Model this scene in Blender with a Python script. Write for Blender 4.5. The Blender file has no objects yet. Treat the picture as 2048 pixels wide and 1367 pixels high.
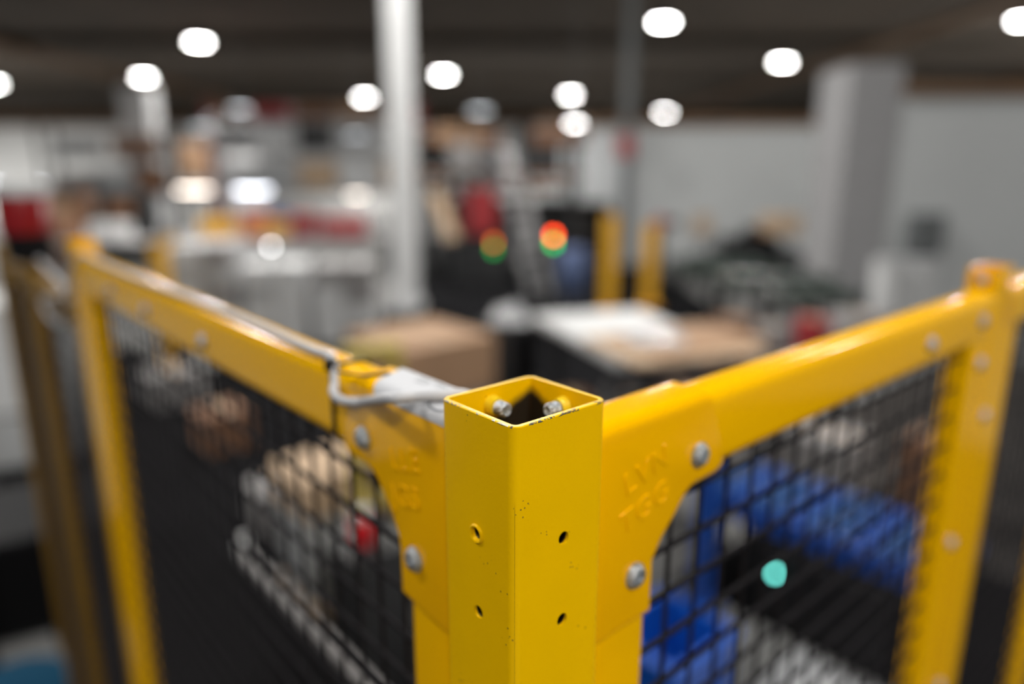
import bpy, bmesh, math, random
from mathutils import Vector, Matrix
random.seed(7)
sc = bpy.context.scene
COL = sc.collection
PI = math.pi

# ------------------------------------------------------------------ camera
F_PX = 1428.0
PITCH = math.atan(353.0 / F_PX)
CAM = Vector((0, 0, 2.1025))
cd = bpy.data.cameras.new('camera')
cam = bpy.data.objects.new('camera', cd)
COL.objects.link(cam)
cam.location = CAM
cam.rotation_euler = (PI / 2 - PITCH, 0, 0)
cd.sensor_width = 36.0
cd.lens = F_PX / 2048 * 36
cd.clip_start = 0.02
cd.clip_end = 300
cd.dof.use_dof = True
cd.dof.focus_distance = 0.298
cd.dof.aperture_fstop = 2.1
sc.camera = cam
# ------------------------------------------------------------------ world, exposure
w = bpy.data.worlds.new('factory_air')
sc.world = w
w.use_nodes = True
bg = w.node_tree.nodes['Background']
bg.inputs[0].default_value = (0.86, 0.93, 1.0, 1)
bg.inputs[1].default_value = 0.12
sc.view_settings.view_transform = 'Standard'
sc.view_settings.look = 'None'
sc.view_settings.exposure = 0.0
sc.view_settings.gamma = 1.0
sc.cycles.max_bounces = 6
sc.cycles.diffuse_bounces = 3
sc.cycles.glossy_bounces = 3
sc.cycles.sample_clamp_indirect = 4.0
sc.cycles.sample_clamp_direct = 0.0
sc.cycles.use_denoising = True


def area_lamp(x, y, z, power, size=0.6, color=(1, 0.97, 0.92)):
    l = bpy.data.lights.new('lamp_or_fill_light', 'AREA')
    l.shape = 'DISK'
    l.size = size
    l.energy = power
    l.color = color
    o = bpy.data.objects.new('lamp_or_fill_light', l)
    COL.objects.link(o)
    o.location = (x, y, z)
    return o


# unseen fill lights at lamp height, added to brighten fence, goods and walls
for lx, ly, p in [(2.2, 1.6, 130), (-4.5, 1.5, 230), (3.6, -3.0, 370), (0.5, -5, 300), (-6, -4, 150), (9, 6, 160),
                  (0, 8.5, 520), (-9, 8, 420), (6.5, 12.6, 110), (-5, 14, 800), (14, 13, 300), (-15, 16, 600),
                  (26, 27, 5200), (18, 20, 1200), (-30, 36, 3500), (-50, 58, 6000)]:
    area_lamp(lx, ly, 6.85, p)

# ------------------------------------------------------------------ helpers
AZ = math.atan2(-1281.0, 1469.0)
DL = Vector((math.sin(AZ), math.cos(AZ), 0))      # along the left fence
DR = Vector((math.cos(AZ), -math.sin(AZ), 0))     # along the right fence
TH = math.atan2(DR.y, DR.x)
OX, OY = -0.0004, 0.2725                          # front edge of the corner post
TOP = 2.0                                         # top of the posts


def G(b, a, z):
    "fence frame -> world"
    return Vector((OX, OY, 0)) + DR * b + DL * a + Vector((0, 0, z))


def at(px, py, y):
    "a point of the hall seen at that bearing, y metres ahead"
    c, s = math.cos(PITCH), math.sin(PITCH)
    u, v = (px - 1022) / F_PX, -(py - 683.5) / F_PX
    d = Vector((u, c + v * s, -s + v * c))
    return CAM + d * (y / d.y)


def solve(px, py, axis, val):
    "fence-frame point on a plane of the fence frame (metres)"
    c, s = math.cos(PITCH), math.sin(PITCH)
    u, v = (px - 1022) / F_PX, -(py - 683.5) / F_PX
    d = Vector((u, c + v * s, -s + v * c))
    if axis == 'z':
        t = (val - CAM.z) / d.z
    elif axis == 'b':
        t = (val + Vector((OX, OY, 0)).dot(DR)) / d.dot(DR)
    else:
        t = (val + Vector((OX, OY, 0)).dot(DL)) / d.dot(DL)
    p = CAM + d * t - Vector((OX, OY, 0))
    return Vector((p.dot(DR), p.dot(DL), p.z))


ORIG = {}
USED = []


def thing(name, label, cat, loc=(0, 0, 0), frame='world', group=None, rz=0.0):
    o = bpy.data.objects.new(name, None)
    COL.objects.link(o)
    o.empty_display_size = 0.05
    if frame == 'G':
        o.location = G(*loc)
        o.rotation_euler = (0, 0, TH)
    else:
        o.location = loc
        o.rotation_euler = (0, 0, rz)
    ORIG[o] = Vector(loc) if frame == 'G' else Vector((0, 0, 0))
    o['label'] = label
    o['category'] = cat
    if group:
        o['group'] = group
    return o


def link(name, bm, mat, parent=None, smooth=None, bevel=None):
    bmesh.ops.recalc_face_normals(bm, faces=bm.faces)
    if parent is not None:
        org = ORIG.get(parent, Vector((0, 0, 0)))
        if org.length > 0:
            bmesh.ops.translate(bm, verts=bm.verts, vec=-org)
    me = bpy.data.meshes.new(name)
    bm.to_mesh(me)
    bm.free()
    me.materials.append(mat)
    if smooth is not None:
        me.shade_smooth()
        me.set_sharp_from_angle(angle=math.radians(smooth))
    o = bpy.data.objects.new(name, me)
    COL.objects.link(o)
    if parent is not None:
        o.parent = parent
        ORIG[o] = ORIG.get(parent, Vector((0, 0, 0)))
    return o


def tag(o, label, cat, group=None):
    o['label'] = label
    o['category'] = cat
    if group:
        o['group'] = group
    return o


def struct(name, bm, mat):
    o = link(name, bm, mat)
    o['kind'] = 'structure'
    return o


def BM():
    return bmesh.new()


def box(bm, c, s, rz=0.0, bev=0.0, seg=2, rot=None):
    m = Matrix.Translation(Vector(c)) @ (rot if rot else Matrix.Rotation(rz, 4, 'Z')) @ Matrix.Diagonal((s[0], s[1], s[2], 1))
    r = bmesh.ops.create_cube(bm, size=1.0, matrix=m)
    if bev > 0:
        es = set()
        for v in r['verts']:
            es.update(v.link_edges)
        bmesh.ops.bevel(bm, geom=list(es), offset=bev, segments=seg, profile=0.5, affect='EDGES')
    return bm


def lathe(bm, prof, M=Matrix.Identity(4), n=24):
    rings = []
    for r, z in prof:
        if r < 1e-6:
            rings.append([bm.verts.new(M @ Vector((0, 0, z)))])
        else:
            rings.append([bm.verts.new(M @ Vector((r * math.cos(2 * PI * i / n), r * math.sin(2 * PI * i / n), z))) for i in range(n)])
    for A, B in zip(rings, rings[1:]):
        for i in range(n):
            j = (i + 1) % n
            if len(A) == 1 and len(B) == 1:
                continue
            if len(A) == 1:
                bm.faces.new((A[0], B[i], B[j]))
            elif len(B) == 1:
                bm.faces.new((A[i], A[j], B[0]))
            else:
                bm.faces.new((A[i], A[j], B[j], B[i]))
    return bm


def cyl(bm, p0, p1, r, n=12, r1=None):
    p0, p1 = Vector(p0), Vector(p1)
    d = p1 - p0
    M = Matrix.Translation(p0) @ d.to_track_quat('Z', 'Y').to_matrix().to_4x4()
    L = d.length
    return lathe(bm, [(0, 0), (r, 0), (r if r1 is None else r1, L), (0, L)], M, n)


def tube(bm, pts, r, n=10):
    "round tube through points (Catmull-Rom smoothed)"
    P = [Vector(p) for p in pts]
    P = [P[0] * 2 - P[1]] + P + [P[-1] * 2 - P[-2]]
    S = []
    for i in range(1, len(P) - 2):
        k = 8
        for j in range(k):
            t = j / k
            a, b, c, d = P[i - 1], P[i], P[i + 1], P[i + 2]
            S.append(0.5 * ((2 * b) + (c - a) * t + (2 * a - 5 * b + 4 * c - d) * t * t + (3 * b - a - 3 * c + d) * t ** 3))
    S.append(P[-2])
    rings = []
    up = Vector((0.13, 0.07, 1))
    for i, p in enumerate(S):
        t = (S[min(i + 1, len(S) - 1)] - S[max(i - 1, 0)]).normalized()
        x = t.cross(up).normalized()
        up = x.cross(t).normalized()
        rings.append([bm.verts.new(p + (x * math.cos(2 * PI * q / n) + up * math.sin(2 * PI * q / n)) * r) for q in range(n)])
    for A, B in zip(rings, rings[1:]):
        for q in range(n):
            bm.faces.new((A[q], A[(q + 1) % n], B[(q + 1) % n], B[q]))
    bm.faces.new(rings[0])
    bm.faces.new(rings[-1])
    return bm


def prism(bm, poly, f0, f1, bev=0.0, seg=3, top_bev=0.0):
    "poly: list of 2-tuples; f0, f1 map (u,v) to the two end points"
    A = [bm.verts.new(f0(u, v)) for u, v in poly]
    B = [bm.verts.new(f1(u, v)) for u, v in poly]
    n = len(poly)
    fa = bm.faces.new(A)
    fb = bm.faces.new(B[::-1])
    for i in range(n):
        bm.faces.new((A[i], A[(i + 1) % n], B[(i + 1) % n], B[i]))
    if bev > 0:
        bmesh.ops.recalc_face_normals(bm, faces=bm.faces)
        es = list(set(list(fa.edges) + list(fb.edges)))
        if top_bev > 0:
            zm = max(v.co.z for v in bm.verts)
            te = [e for e in es if all(v.co.z > zm - 1e-5 for v in e.verts)]
            es = [e for e in es if e not in te]
            r_ = bmesh.ops.bevel(bm, geom=te, offset=top_bev, segments=8, profile=0.5, affect='EDGES', clamp_overlap=True)
            es = [e for e in es if e.is_valid]
        bmesh.ops.bevel(bm, geom=es, offset=bev, segments=seg, profile=0.5, affect='EDGES')
    return bm


def rrect(x0, x1, y0, y1, r, n=5):
    out = []
    for cx, cy, a0 in [(x1 - r, y1 - r, 0), (x0 + r, y1 - r, 90), (x0 + r, y0 + r, 180), (x1 - r, y0 + r, 270)]:
        for i in range(n + 1):
            a = math.radians(a0 + 90 * i / n)
            out.append((cx + r * math.cos(a), cy + r * math.sin(a)))
    return out


# ------------------------------------------------------------------ materials
def mat(name, col, rough=0.5, metal=0.0, noise=0.0, nscale=6.0, bump=0.0, bscale=40.0, coat=0.0, emit=None, es=0.0, trans=0.0, spec=0.5, tint=None):
    m = bpy.data.materials.new(name)
    m.use_nodes = True
    nt = m.node_tree
    b = nt.nodes['Principled BSDF']
    b.inputs['Base Color'].default_value = (*col, 1)
    b.inputs['Roughness'].default_value = rough
    b.inputs['Metallic'].default_value = metal
    b.inputs['Coat Weight'].default_value = coat
    b.inputs['Coat Roughness'].default_value = 0.12
    b.inputs['Specular IOR Level'].default_value = spec
    b.inputs['Transmission Weight'].default_value = trans
    if tint:
        b.inputs['Specular Tint'].default_value = (*tint, 1)
    tc = nt.nodes.new('ShaderNodeTexCoord')
    if noise > 0:
        n = nt.nodes.new('ShaderNodeTexNoise')
        n.inputs['Scale'].default_value = nscale
        n.inputs['Detail'].default_value = 5
        nt.links.new(tc.outputs['Object'], n.inputs['Vector'])
        r = nt.nodes.new('ShaderNodeValToRGB')
        r.color_ramp.elements[0].position = 0.3
        r.color_ramp.elements[1].position = 0.7
        r.color_ramp.elements[0].color = (*[c * (1 - noise) for c in col], 1)
        r.color_ramp.elements[1].color = (*[min(1, c * (1 + noise * 0.6)) for c in col], 1)
        nt.links.new(n.outputs['Fac'], r.inputs['Fac'])
        nt.links.new(r.outputs['Color'], b.inputs['Base Color'])
    if bump > 0:
        n2 = nt.nodes.new('ShaderNodeTexNoise')
        n2.inputs['Scale'].default_value = bscale
        n2.inputs['Detail'].default_value = 3
        nt.links.new(tc.outputs['Object'], n2.inputs['Vector'])
        bp = nt.nodes.new('ShaderNodeBump')
        bp.inputs['Strength'].default_value = bump
        bp.inputs['Distance'].default_value = 0.002
        nt.links.new(n2.outputs['Fac'], bp.inputs['Height'])
        nt.links.new(bp.outputs['Normal'], b.inputs['Normal'])
    if emit:
        b.inputs['Emission Color'].default_value = (*emit, 1)
        b.inputs['Emission Strength'].default_value = es
    return m


def post_paint():
    "yellow powder coat with chips along the sawn top rim and specks near the front edge"
    m = mat('post_yellow_paint', (0.86, 0.5, 0.0), 0.33, bump=0.06, bscale=500, noise=0.03, nscale=30, spec=0.3, tint=(1, 0.68, 0.12))
    nt = m.node_tree
    b = nt.nodes['Principled BSDF']
    old = b.inputs['Base Color'].links[0].from_socket
    tc = nt.nodes.new('ShaderNodeTexCoord')
    sep = nt.nodes.new('ShaderNodeSeparateXYZ')
    nt.links.new(tc.outputs['Object'], sep.inputs[0])

    def math_(op, a, bb=None, c=None):
        n = nt.nodes.new('ShaderNodeMath')
        n.operation = op
        for i, v in enumerate((a, bb, c)):
            if v is None:
                continue
            if isinstance(v, (int, float)):
                n.inputs[i].default_value = v
            else:
                nt.links.new(v, n.inputs[i])
        return n.outputs[0]

    def noise_(scale, det=4, st=None):
        n = nt.nodes.new('ShaderNodeTexNoise')
        n.inputs['Scale'].default_value = scale
        n.inputs['Detail'].default_value = det
        nt.links.new(tc.outputs['Object'], n.inputs['Vector'])
        return n.outputs['Fac']
    x, y, z = sep.outputs[0], sep.outputs[1], sep.outputs[2]
    # rim wear: only within a millimetre of the top outer edge
    d_out = math_('MINIMUM', x, y)
    d_out = math_('MINIMUM', math_('ADD', x, 0.0008), math_('ADD', y, 0.003))
    near_out = math_('LESS_THAN', d_out, 0.0035)
    near_top = math_('GREATER_THAN', math_('SUBTRACT', z, math_('MULTIPLY', math_('SUBTRACT', noise_(300), 0.5), 0.0012)), 1.99925)
    patch = math_('GREATER_THAN', math_('SUBTRACT', noise_(900, 3), math_('MULTIPLY', d_out, 40)), 0.46)
    patch2 = math_('GREATER_THAN', noise_(90, 2), 0.47)
    wear = math_('MULTIPLY', math_('MULTIPLY', near_out, near_top), math_('MULTIPLY', patch, patch2))
    # specks
    vo = nt.nodes.new('ShaderNodeTexVoronoi')
    vo.inputs['Scale'].default_value = 420
    nt.links.new(tc.outputs['Object'], vo.inputs['Vector'])
    dot = math_('LESS_THAN', vo.outputs['Distance'], 0.2)
    fr = math_('LESS_THAN', math_('ADD', x, y), 0.0045)
    rr = math_('GREATER_THAN', noise_(35, 1), 0.63)
    spk = math_('MULTIPLY', math_('MULTIPLY', dot, fr), rr)
    rr2 = math_('GREATER_THAN', noise_(48, 1), 0.66)
    spk = math_('MAXIMUM', spk, math_('MULTIPLY', math_('LESS_THAN', vo.outputs['Distance'], 0.2), rr2))
    mx = nt.nodes.new('ShaderNodeMix')
    mx.data_type = 'RGBA'
    nt.links.new(math_('MULTIPLY', spk, 0.75), mx.inputs[0])
    nt.links.new(old, mx.inputs[6])
    mx.inputs[7].default_value = (0.16, 0.1, 0.02, 1)
    mx2 = nt.nodes.new('ShaderNodeMix')
    mx2.data_type = 'RGBA'
    nt.links.new(wear, mx2.inputs[0])
    nt.links.new(mx.outputs[2], mx2.inputs[6])
    mx2.inputs[7].default_value = (0.2, 0.19, 0.18, 1)
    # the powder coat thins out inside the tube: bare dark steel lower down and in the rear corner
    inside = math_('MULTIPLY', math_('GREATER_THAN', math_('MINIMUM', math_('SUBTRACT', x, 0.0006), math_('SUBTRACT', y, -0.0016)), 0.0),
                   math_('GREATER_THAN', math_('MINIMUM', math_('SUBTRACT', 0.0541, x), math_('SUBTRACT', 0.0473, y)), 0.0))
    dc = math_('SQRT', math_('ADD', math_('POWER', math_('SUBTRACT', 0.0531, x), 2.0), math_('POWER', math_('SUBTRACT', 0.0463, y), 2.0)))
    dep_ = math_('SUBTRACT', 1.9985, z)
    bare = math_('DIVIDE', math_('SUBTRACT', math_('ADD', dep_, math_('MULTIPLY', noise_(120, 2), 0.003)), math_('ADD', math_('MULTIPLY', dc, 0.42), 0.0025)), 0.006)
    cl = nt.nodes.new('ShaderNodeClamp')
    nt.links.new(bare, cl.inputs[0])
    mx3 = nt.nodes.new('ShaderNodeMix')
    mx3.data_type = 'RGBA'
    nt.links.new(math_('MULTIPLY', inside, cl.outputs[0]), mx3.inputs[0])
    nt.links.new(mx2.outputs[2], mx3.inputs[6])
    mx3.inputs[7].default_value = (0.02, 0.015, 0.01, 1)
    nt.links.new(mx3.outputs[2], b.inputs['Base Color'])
    nt.links.new(math_('MULTIPLY', wear, 0.8), b.inputs['Metallic'])
    return m


M = dict(
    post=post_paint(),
    yellow=mat('panel_yellow_gloss', (0.9, 0.475, 0.0), 0.12, bump=0.03, bscale=150, spec=0.28, tint=(1, 0.66, 0.2)),
    cap=mat('bracket_yellow_gloss', (0.9, 0.455, 0.0), 0.12, bump=0.05, bscale=120, spec=0.3, tint=(1, 0.64, 0.2)),
    darkyellow=mat('dark_yellow_paint', (0.19, 0.1, 0.006), 0.5, noise=0.15, nscale=12, spec=0.3),  # darker yellow for the far left fence row
    nut=mat('rivet_nut_yellow', (0.75, 0.52, 0.01), 0.4),
    zinc=mat('zinc_plated_steel', (0.55, 0.6, 0.64), 0.33, 0.9, noise=0.6, nscale=420, bump=1.0, bscale=600),
    wire=mat('black_wire', (0.014, 0.013, 0.0145), 0.7, spec=0.03),
    cable=mat('grey_cable', (0.44, 0.445, 0.47), 0.45),
    black=mat('black_plastic', (0.008, 0.008, 0.009), 0.45, spec=0.15),
    sticker=mat('white_paper_label', (0.47, 0.48, 0.51), 0.6),
    ink=mat('grey_ink', (0.16, 0.17, 0.19), 0.6),
    white=mat('white_paint', (0.6, 0.61, 0.62), 0.5, noise=0.06),
    cabgrey=mat('mid_grey_enamel', (0.13, 0.14, 0.145), 0.5),
    pwall=mat('pale_grey_panel_wall', (0.5, 0.52, 0.53), 0.8, noise=0.05, nscale=0.6),
    shaft=mat('grey_plaster', (0.3, 0.3, 0.31), 0.8, noise=0.08),
    wall=mat('grey_white_wall', (0.84, 0.85, 0.85), 0.8, noise=0.08, nscale=0.3),
    ceil=mat('dark_brown_ceiling', (0.062, 0.045, 0.031), 0.9, noise=0.2, nscale=0.5),
    beam=mat('dark_steel_beam', (0.075, 0.06, 0.045), 0.7),
    wood=mat('brown_timber_beam', (0.17, 0.1, 0.055), 0.8, noise=0.2, nscale=2),
    zone2=mat('grey_floor_sheet', (0.055, 0.05, 0.047), 0.8, noise=0.5, nscale=3, spec=0.1),  # grey tone of the darkening sheet beyond the rollers
    zone=mat('dark_floor_sheet', (0.011, 0.011, 0.012), 0.8, noise=0.25, nscale=2, spec=0.0),  # near-black tone of the added floor-darkening sheets
    floor=mat('grey_epoxy_floor', (0.15, 0.15, 0.148), 0.62, noise=0.12, nscale=0.8, bump=0.1, bscale=5),
    mat_=mat('black_rubber_mat', (0.007, 0.007, 0.0075), 0.8, bump=0.3, spec=0.0),
    card=mat('brown_cardboard', (0.36, 0.22, 0.13), 0.85, noise=0.12, nscale=3),
    card2=mat('light_cardboard', (0.5, 0.36, 0.24), 0.85, noise=0.12, nscale=3),
    cardd=mat('dark_cardboard', (0.2, 0.1, 0.055), 0.85, noise=0.2, nscale=3),
    greybox=mat('grey_carton', (0.27, 0.26, 0.26), 0.8, noise=0.15, nscale=4),
    ltgrey=mat('light_grey_plastic', (0.4, 0.41, 0.42), 0.35, noise=0.25, nscale=3),
    film=mat('clear_white_film', (0.5, 0.51, 0.53), 0.16, noise=0.2, nscale=6, bump=1.0, bscale=18),
    steel=mat('brushed_steel', (0.35, 0.35, 0.36), 0.35, 0.7, noise=0.2),
    dark=mat('dark_machine_grey', (0.025, 0.026, 0.028), 0.45, noise=0.3, nscale=4),
    green=mat('dark_green_paint', (0.03, 0.055, 0.04), 0.5),
    red=mat('red_paint', (0.32, 0.025, 0.03), 0.5),
    redcan=mat('bright_red_plastic', (0.5, 0.005, 0.012), 0.35),
    redlens=mat('red_lens', (0.2, 0.002, 0.004), 0.3, coat=0.4),
    orange=mat('orange_plastic', (0.6, 0.2, 0.05), 0.5),
    bluebox=mat('blue_plastic', (0.004, 0.075, 0.42), 0.35),
    bluep=mat('blue_paint', (0.006, 0.05, 0.28), 0.35, coat=0.3),
    bluel=mat('light_blue_plastic', (0.004, 0.07, 0.26), 0.4),
    teal=mat('petrol_blue_plastic', (0.004, 0.035, 0.07), 0.8, spec=0.05),
    denim=mat('muted_blue_cloth', (0.07, 0.1, 0.2), 0.9),
    amber=mat('ochre_paint', (0.72, 0.38, 0.015), 0.5),
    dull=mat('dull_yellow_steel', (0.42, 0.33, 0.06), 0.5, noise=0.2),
    lamp=mat('lit_diffuser', (1, 1, 1), 0.5, emit=(1, 0.99, 0.96), es=75),
    lampdim=mat('dim_lit_diffuser', (1, 1, 1), 0.5, emit=(0.9, 0.95, 1), es=6),
    tubew=mat('warm_lit_tube', (1, 1, 1), 0.5, emit=(1, 0.86, 0.74), es=9),
    tubec=mat('cool_lit_tube', (1, 1, 1), 0.5, emit=(0.86, 0.9, 1), es=10),
    sigred=mat('lit_red_lens', (1, 0.1, 0.02), 0.5, emit=(1, 0.06, 0.012), es=22),
    sigor=mat('lit_orange_lens', (1, 0.4, 0.05), 0.5, emit=(1, 0.5, 0.06), es=16),
    siggr=mat('lit_green_lens', (0, 1, 0.3), 0.5, emit=(0.0, 1, 0.16), es=6),
    led=mat('lit_cyan_lens', (0.3, 1, 0.9), 0.5, emit=(0.18, 0.9, 0.78), es=11),
)

# ------------------------------------------------------------------ the hall
XR, XL, YF, YB, ZC = 30.0, -75.0, 75.0, -20.0, 7.2
b = BM(); box(b, ((XR + XL) / 2, (YF + YB) / 2, -0.1), (XR - XL, YF - YB, 0.2)); struct('floor', b, M['floor'])
b = BM(); box(b, ((XR + XL) / 2, (YF + YB) / 2, ZC + 0.15), (XR - XL, YF - YB, 0.3)); struct('ceiling', b, M['ceil'])
b = BM(); box(b, ((XR + XL) / 2, YF + 0.15, ZC / 2), (XR - XL, 0.3, ZC)); struct('wall_back', b, M['wall'])
b = BM(); box(b, (XR + 0.15, (YF + YB) / 2, ZC / 2), (0.3, YF - YB, ZC)); struct('wall_right', b, M['wall'])
b = BM(); box(b, ((XR + XL) / 2, YF - 0.2, ZC - 0.65), (XR - XL, 0.3, 1.2)); struct('trim_1', b, M['wood'])
b = BM(); box(b, (XR - 0.2, (YF + 10) / 2, ZC - 0.45), (0.3, YF - 10, 0.8)); struct('trim_2', b, M['wood'])
for i in range(4):
    yy = 16 + i * 15
    b = BM()
    box(b, ((XR + XL) / 2, yy, ZC - 0.2), (XR - XL, 0.18, 0.4))
    box(b, ((XR + XL) / 2, yy, ZC - 0.41), (XR - XL, 0.4, 0.03))
    struct('beam', b, M['beam'])
for k_, (b0_, b1_, a0_, a1_) in enumerate([(0.12, 1.9, 1.2, 9.0), (-4.2, -0.1, 0.0, 4.4), (1.9, 6.2, 2.4, 7.5), (0.3, 6.0, -4.0, -0.1), (3.96, 9.0, -0.05, 2.38)]):  # thin sheets added to darken the floor and cut its bounced light
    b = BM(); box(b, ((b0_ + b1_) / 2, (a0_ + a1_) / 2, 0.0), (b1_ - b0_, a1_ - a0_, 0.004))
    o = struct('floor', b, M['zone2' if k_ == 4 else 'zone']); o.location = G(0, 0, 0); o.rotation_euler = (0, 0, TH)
b = BM(); box(b, (0.6, 12.3, 0.0), (5.0, 6.0, 0.006)); struct('floor', b, M['zone'])  # another added sheet, darkens the floor round the machine tower
for i, xx in enumerate((-20, 14.2)):
    b = BM(); box(b, (xx, 40, ZC - 0.55), (0.35, 66, 0.3)); struct('beam', b, M['wood'])


def column(px, y, wd, dp, top=ZC, rz=0.0):
    b = BM()
    p = at(px, 500, y)
    box(b, (p.x, y, top / 2), (wd, dp, top), rz, bev=0.03, seg=1)
    box(b, (p.x, y, 0.06), (wd + 0.12, dp + 0.12, 0.12), rz)
    return struct('column', b, M['white'])


column(809, 10.6, 0.34, 0.34)
column(312, 26, 0.95, 0.9, top=4.7)
column(490, 31, 1.9, 0.9, top=4.1)
# white partition walls that close the work area on the right, the shaft between them
b = BM(); box(b, (4.84, 10.5, 1.7), (0.72, 1.0, 3.4), bev=0.01, seg=1); struct('column', b, M['shaft'])
b = BM(); box(b, (9.7, 10.1, 1.5), (9.0, 0.16, 3.0)); struct('wall_right_partition', b, M['pwall'])
b = BM(); box(b, (9.7, 10.08, 3.08), (9.0, 0.24, 0.16)); struct('trim_3', b, M['wood'])
b = BM(); box(b, (5.2, 16.4, 1.47), (9.2, 0.16, 2.94)); struct('wall_back_partition', b, M['pwall'])
b = BM(); box(b, (5.2, 16.38, 3.02), (9.2, 0.24, 0.16)); struct('trim_4', b, M['wood'])
b = BM(); box(b, (at(1252, 300, 16.15).x, 16.17, ZC / 2), (0.2, 0.2, ZC)); struct('column', b, M['cabgrey'])

# ------------------------------------------------------------------ corner post
def drill(bm_holes, ob):
    "cut holes for real, then discard the cutter"
    me = bpy.data.meshes.new('cut')
    bm_holes.to_mesh(me)
    bm_holes.free()
    c = bpy.data.objects.new('cut', me)
    COL.objects.link(c)
    c.location = G(0, 0, 0)
    c.rotation_euler = (0, 0, TH)
    md = ob.modifiers.new('b', 'BOOLEAN')
    md.operation = 'DIFFERENCE'
    md.object = c
    md.solver = 'EXACT'
    bpy.context.view_layer.update()
    dg = bpy.context.evaluated_depsgraph_get()
    nm = bpy.data.meshes.new_from_object(ob.evaluated_get(dg))
    ob.modifiers.remove(md)
    ob.data = nm
    bpy.data.objects.remove(c)


def post_tube_bm(x0, x1, y0, y1, wall=0.0024, r=0.0042, top=TOP, n=5):
    bm = BM()
    out = rrect(x0, x1, y0, y1, r, n)
    inn = rrect(x0 + wall, x1 - wall, y0 + wall, y1 - wall, max(r - wall, 0.0015), n)
    e = 0.0004
    rim = rrect(x0 + e, x1 - e, y0 + e, y1 - e, r - e, n)
    L = [[bm.verts.new((x, y, z)) for x, y in ring] for ring, z in
         ((out, 0.01), (out, top - e), (rim, top), (inn, top), (inn, 0.01))]
    k = len(out)
    for A, B in zip(L, L[1:] + L[:1]):
        for i in range(k):
            bm.faces.new((A[i], A[(i + 1) % k], B[(i + 1) % k], B[i]))
    return bm


def button_bolt(name, parent, p, nrm, mt, r=0.0066, h=0.0042):
    "domed screw head with a hexagonal socket, axis along nrm (fence frame)"
    bm = BM()
    Mx = Matrix.Translation(Vector(p)) @ Vector(nrm).to_track_quat('Z', 'Y').to_matrix().to_4x4()
    prof = [(0, 0.0), (r * 1.12, 0.0), (r * 1.12, 0.0009), (r, 0.0011), (r * 0.97, h * 0.5), (r * 0.82, h * 0.82), (r * 0.55, h), (r * 0.4, h), (r * 0.34, h * 0.55), (0, h * 0.5)]
    lathe(bm, prof, Mx, 24)
    return link(name, bm, mt, parent, smooth=40)


def inner_bolt(parent, p, d):
    p, d = Vector(p), Vector(d)
    b = BM(); cyl(b, p, p + d * 0.0050, 0.0052, 20, 0.0044)
    link('rivet_nut', b, M['nut'], parent, smooth=50)
    b = BM()
    Mx = Matrix.Translation(p + d * 0.0045) @ d.to_track_quat('Z', 'Y').to_matrix().to_4x4()
    prof = [(0, 0)]
    z = 0
    while z < 0.0060:
        prof += [(0.0037, z), (0.0033, z + 0.0006)]
        z += 0.0012
    prof += [(0.0031, 0.0068), (0.0024, 0.0072), (0.0020, 0.0064), (0, 0.0062)]
    lathe(b, prof, Mx, 20)
    link('bolt', b, M['zinc'], parent, smooth=60)


post = thing('fence_post', 'square hollow yellow steel corner post, open at the top, with four drilled holes', 'post', (0, 0, 0), 'G')
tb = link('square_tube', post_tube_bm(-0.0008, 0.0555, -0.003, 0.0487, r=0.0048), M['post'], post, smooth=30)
hb = BM()
holesR = [(0.0285, -0.0591), (0.0285, -0.1006)]
holesL = [(0.0226, -0.0571), (0.0219, -0.0963)]
for x, z in holesR:
    cyl(hb, (x, -0.01, TOP + z), (x, 0.02, TOP + z), 0.0031, 24)
for y, z in holesL:
    cyl(hb, (-0.01, y, TOP + z), (0.02, y, TOP + z), 0.0031, 24)
bmesh.ops.recalc_face_normals(hb, faces=hb.faces)
drill(hb, tb)
b = BM()
Mx = Matrix.Translation((-0.0008, holesL[0][0], TOP + holesL[0][1])) @ Vector((-1, 0, 0)).to_track_quat('Z', 'Y').to_matrix().to_4x4()
lathe(b, [(0.0032, -0.002), (0.0032, 0.0007), (0.0039, 0.0010), (0.0047, 0.0004), (0.0048, -0.0002)], Mx, 28)
link('hole_collar', b, M['post'], post, smooth=60)
inner_bolt(post, (0.0280, 0.0466, TOP - 0.0092), (0, -1, 0))
inner_bolt(post, (0.0535, 0.0222, TOP - 0.0092), (-1, 0, 0))
b = BM(); box(b, (0.025, 0.025, 0.005), (0.12, 0.12, 0.01), bev=0.002)
link('base_plate', b, M['yellow'], post)


# ------------------------------------------------------------------ fence panels
def text_bm(s, size, extrude, Mx):
    cu = bpy.data.curves.new('t', 'FONT')
    cu.body = s
    cu.size = size
    cu.extrude = extrude
    cu.bevel_depth = 0.00035
    cu.bevel_resolution = 2
    cu.space_character = 1.15
    o = bpy.data.objects.new('t', cu)
    COL.objects.link(o)
    bpy.context.view_layer.update()
    dg = bpy.context.evaluated_depsgraph_get()
    me = bpy.data.meshes.new_from_object(o.evaluated_get(dg))
    bm = BM()
    bm.from_mesh(me)
    bm.transform(Mx)
    bpy.data.objects.remove(o)
    return bm


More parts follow.
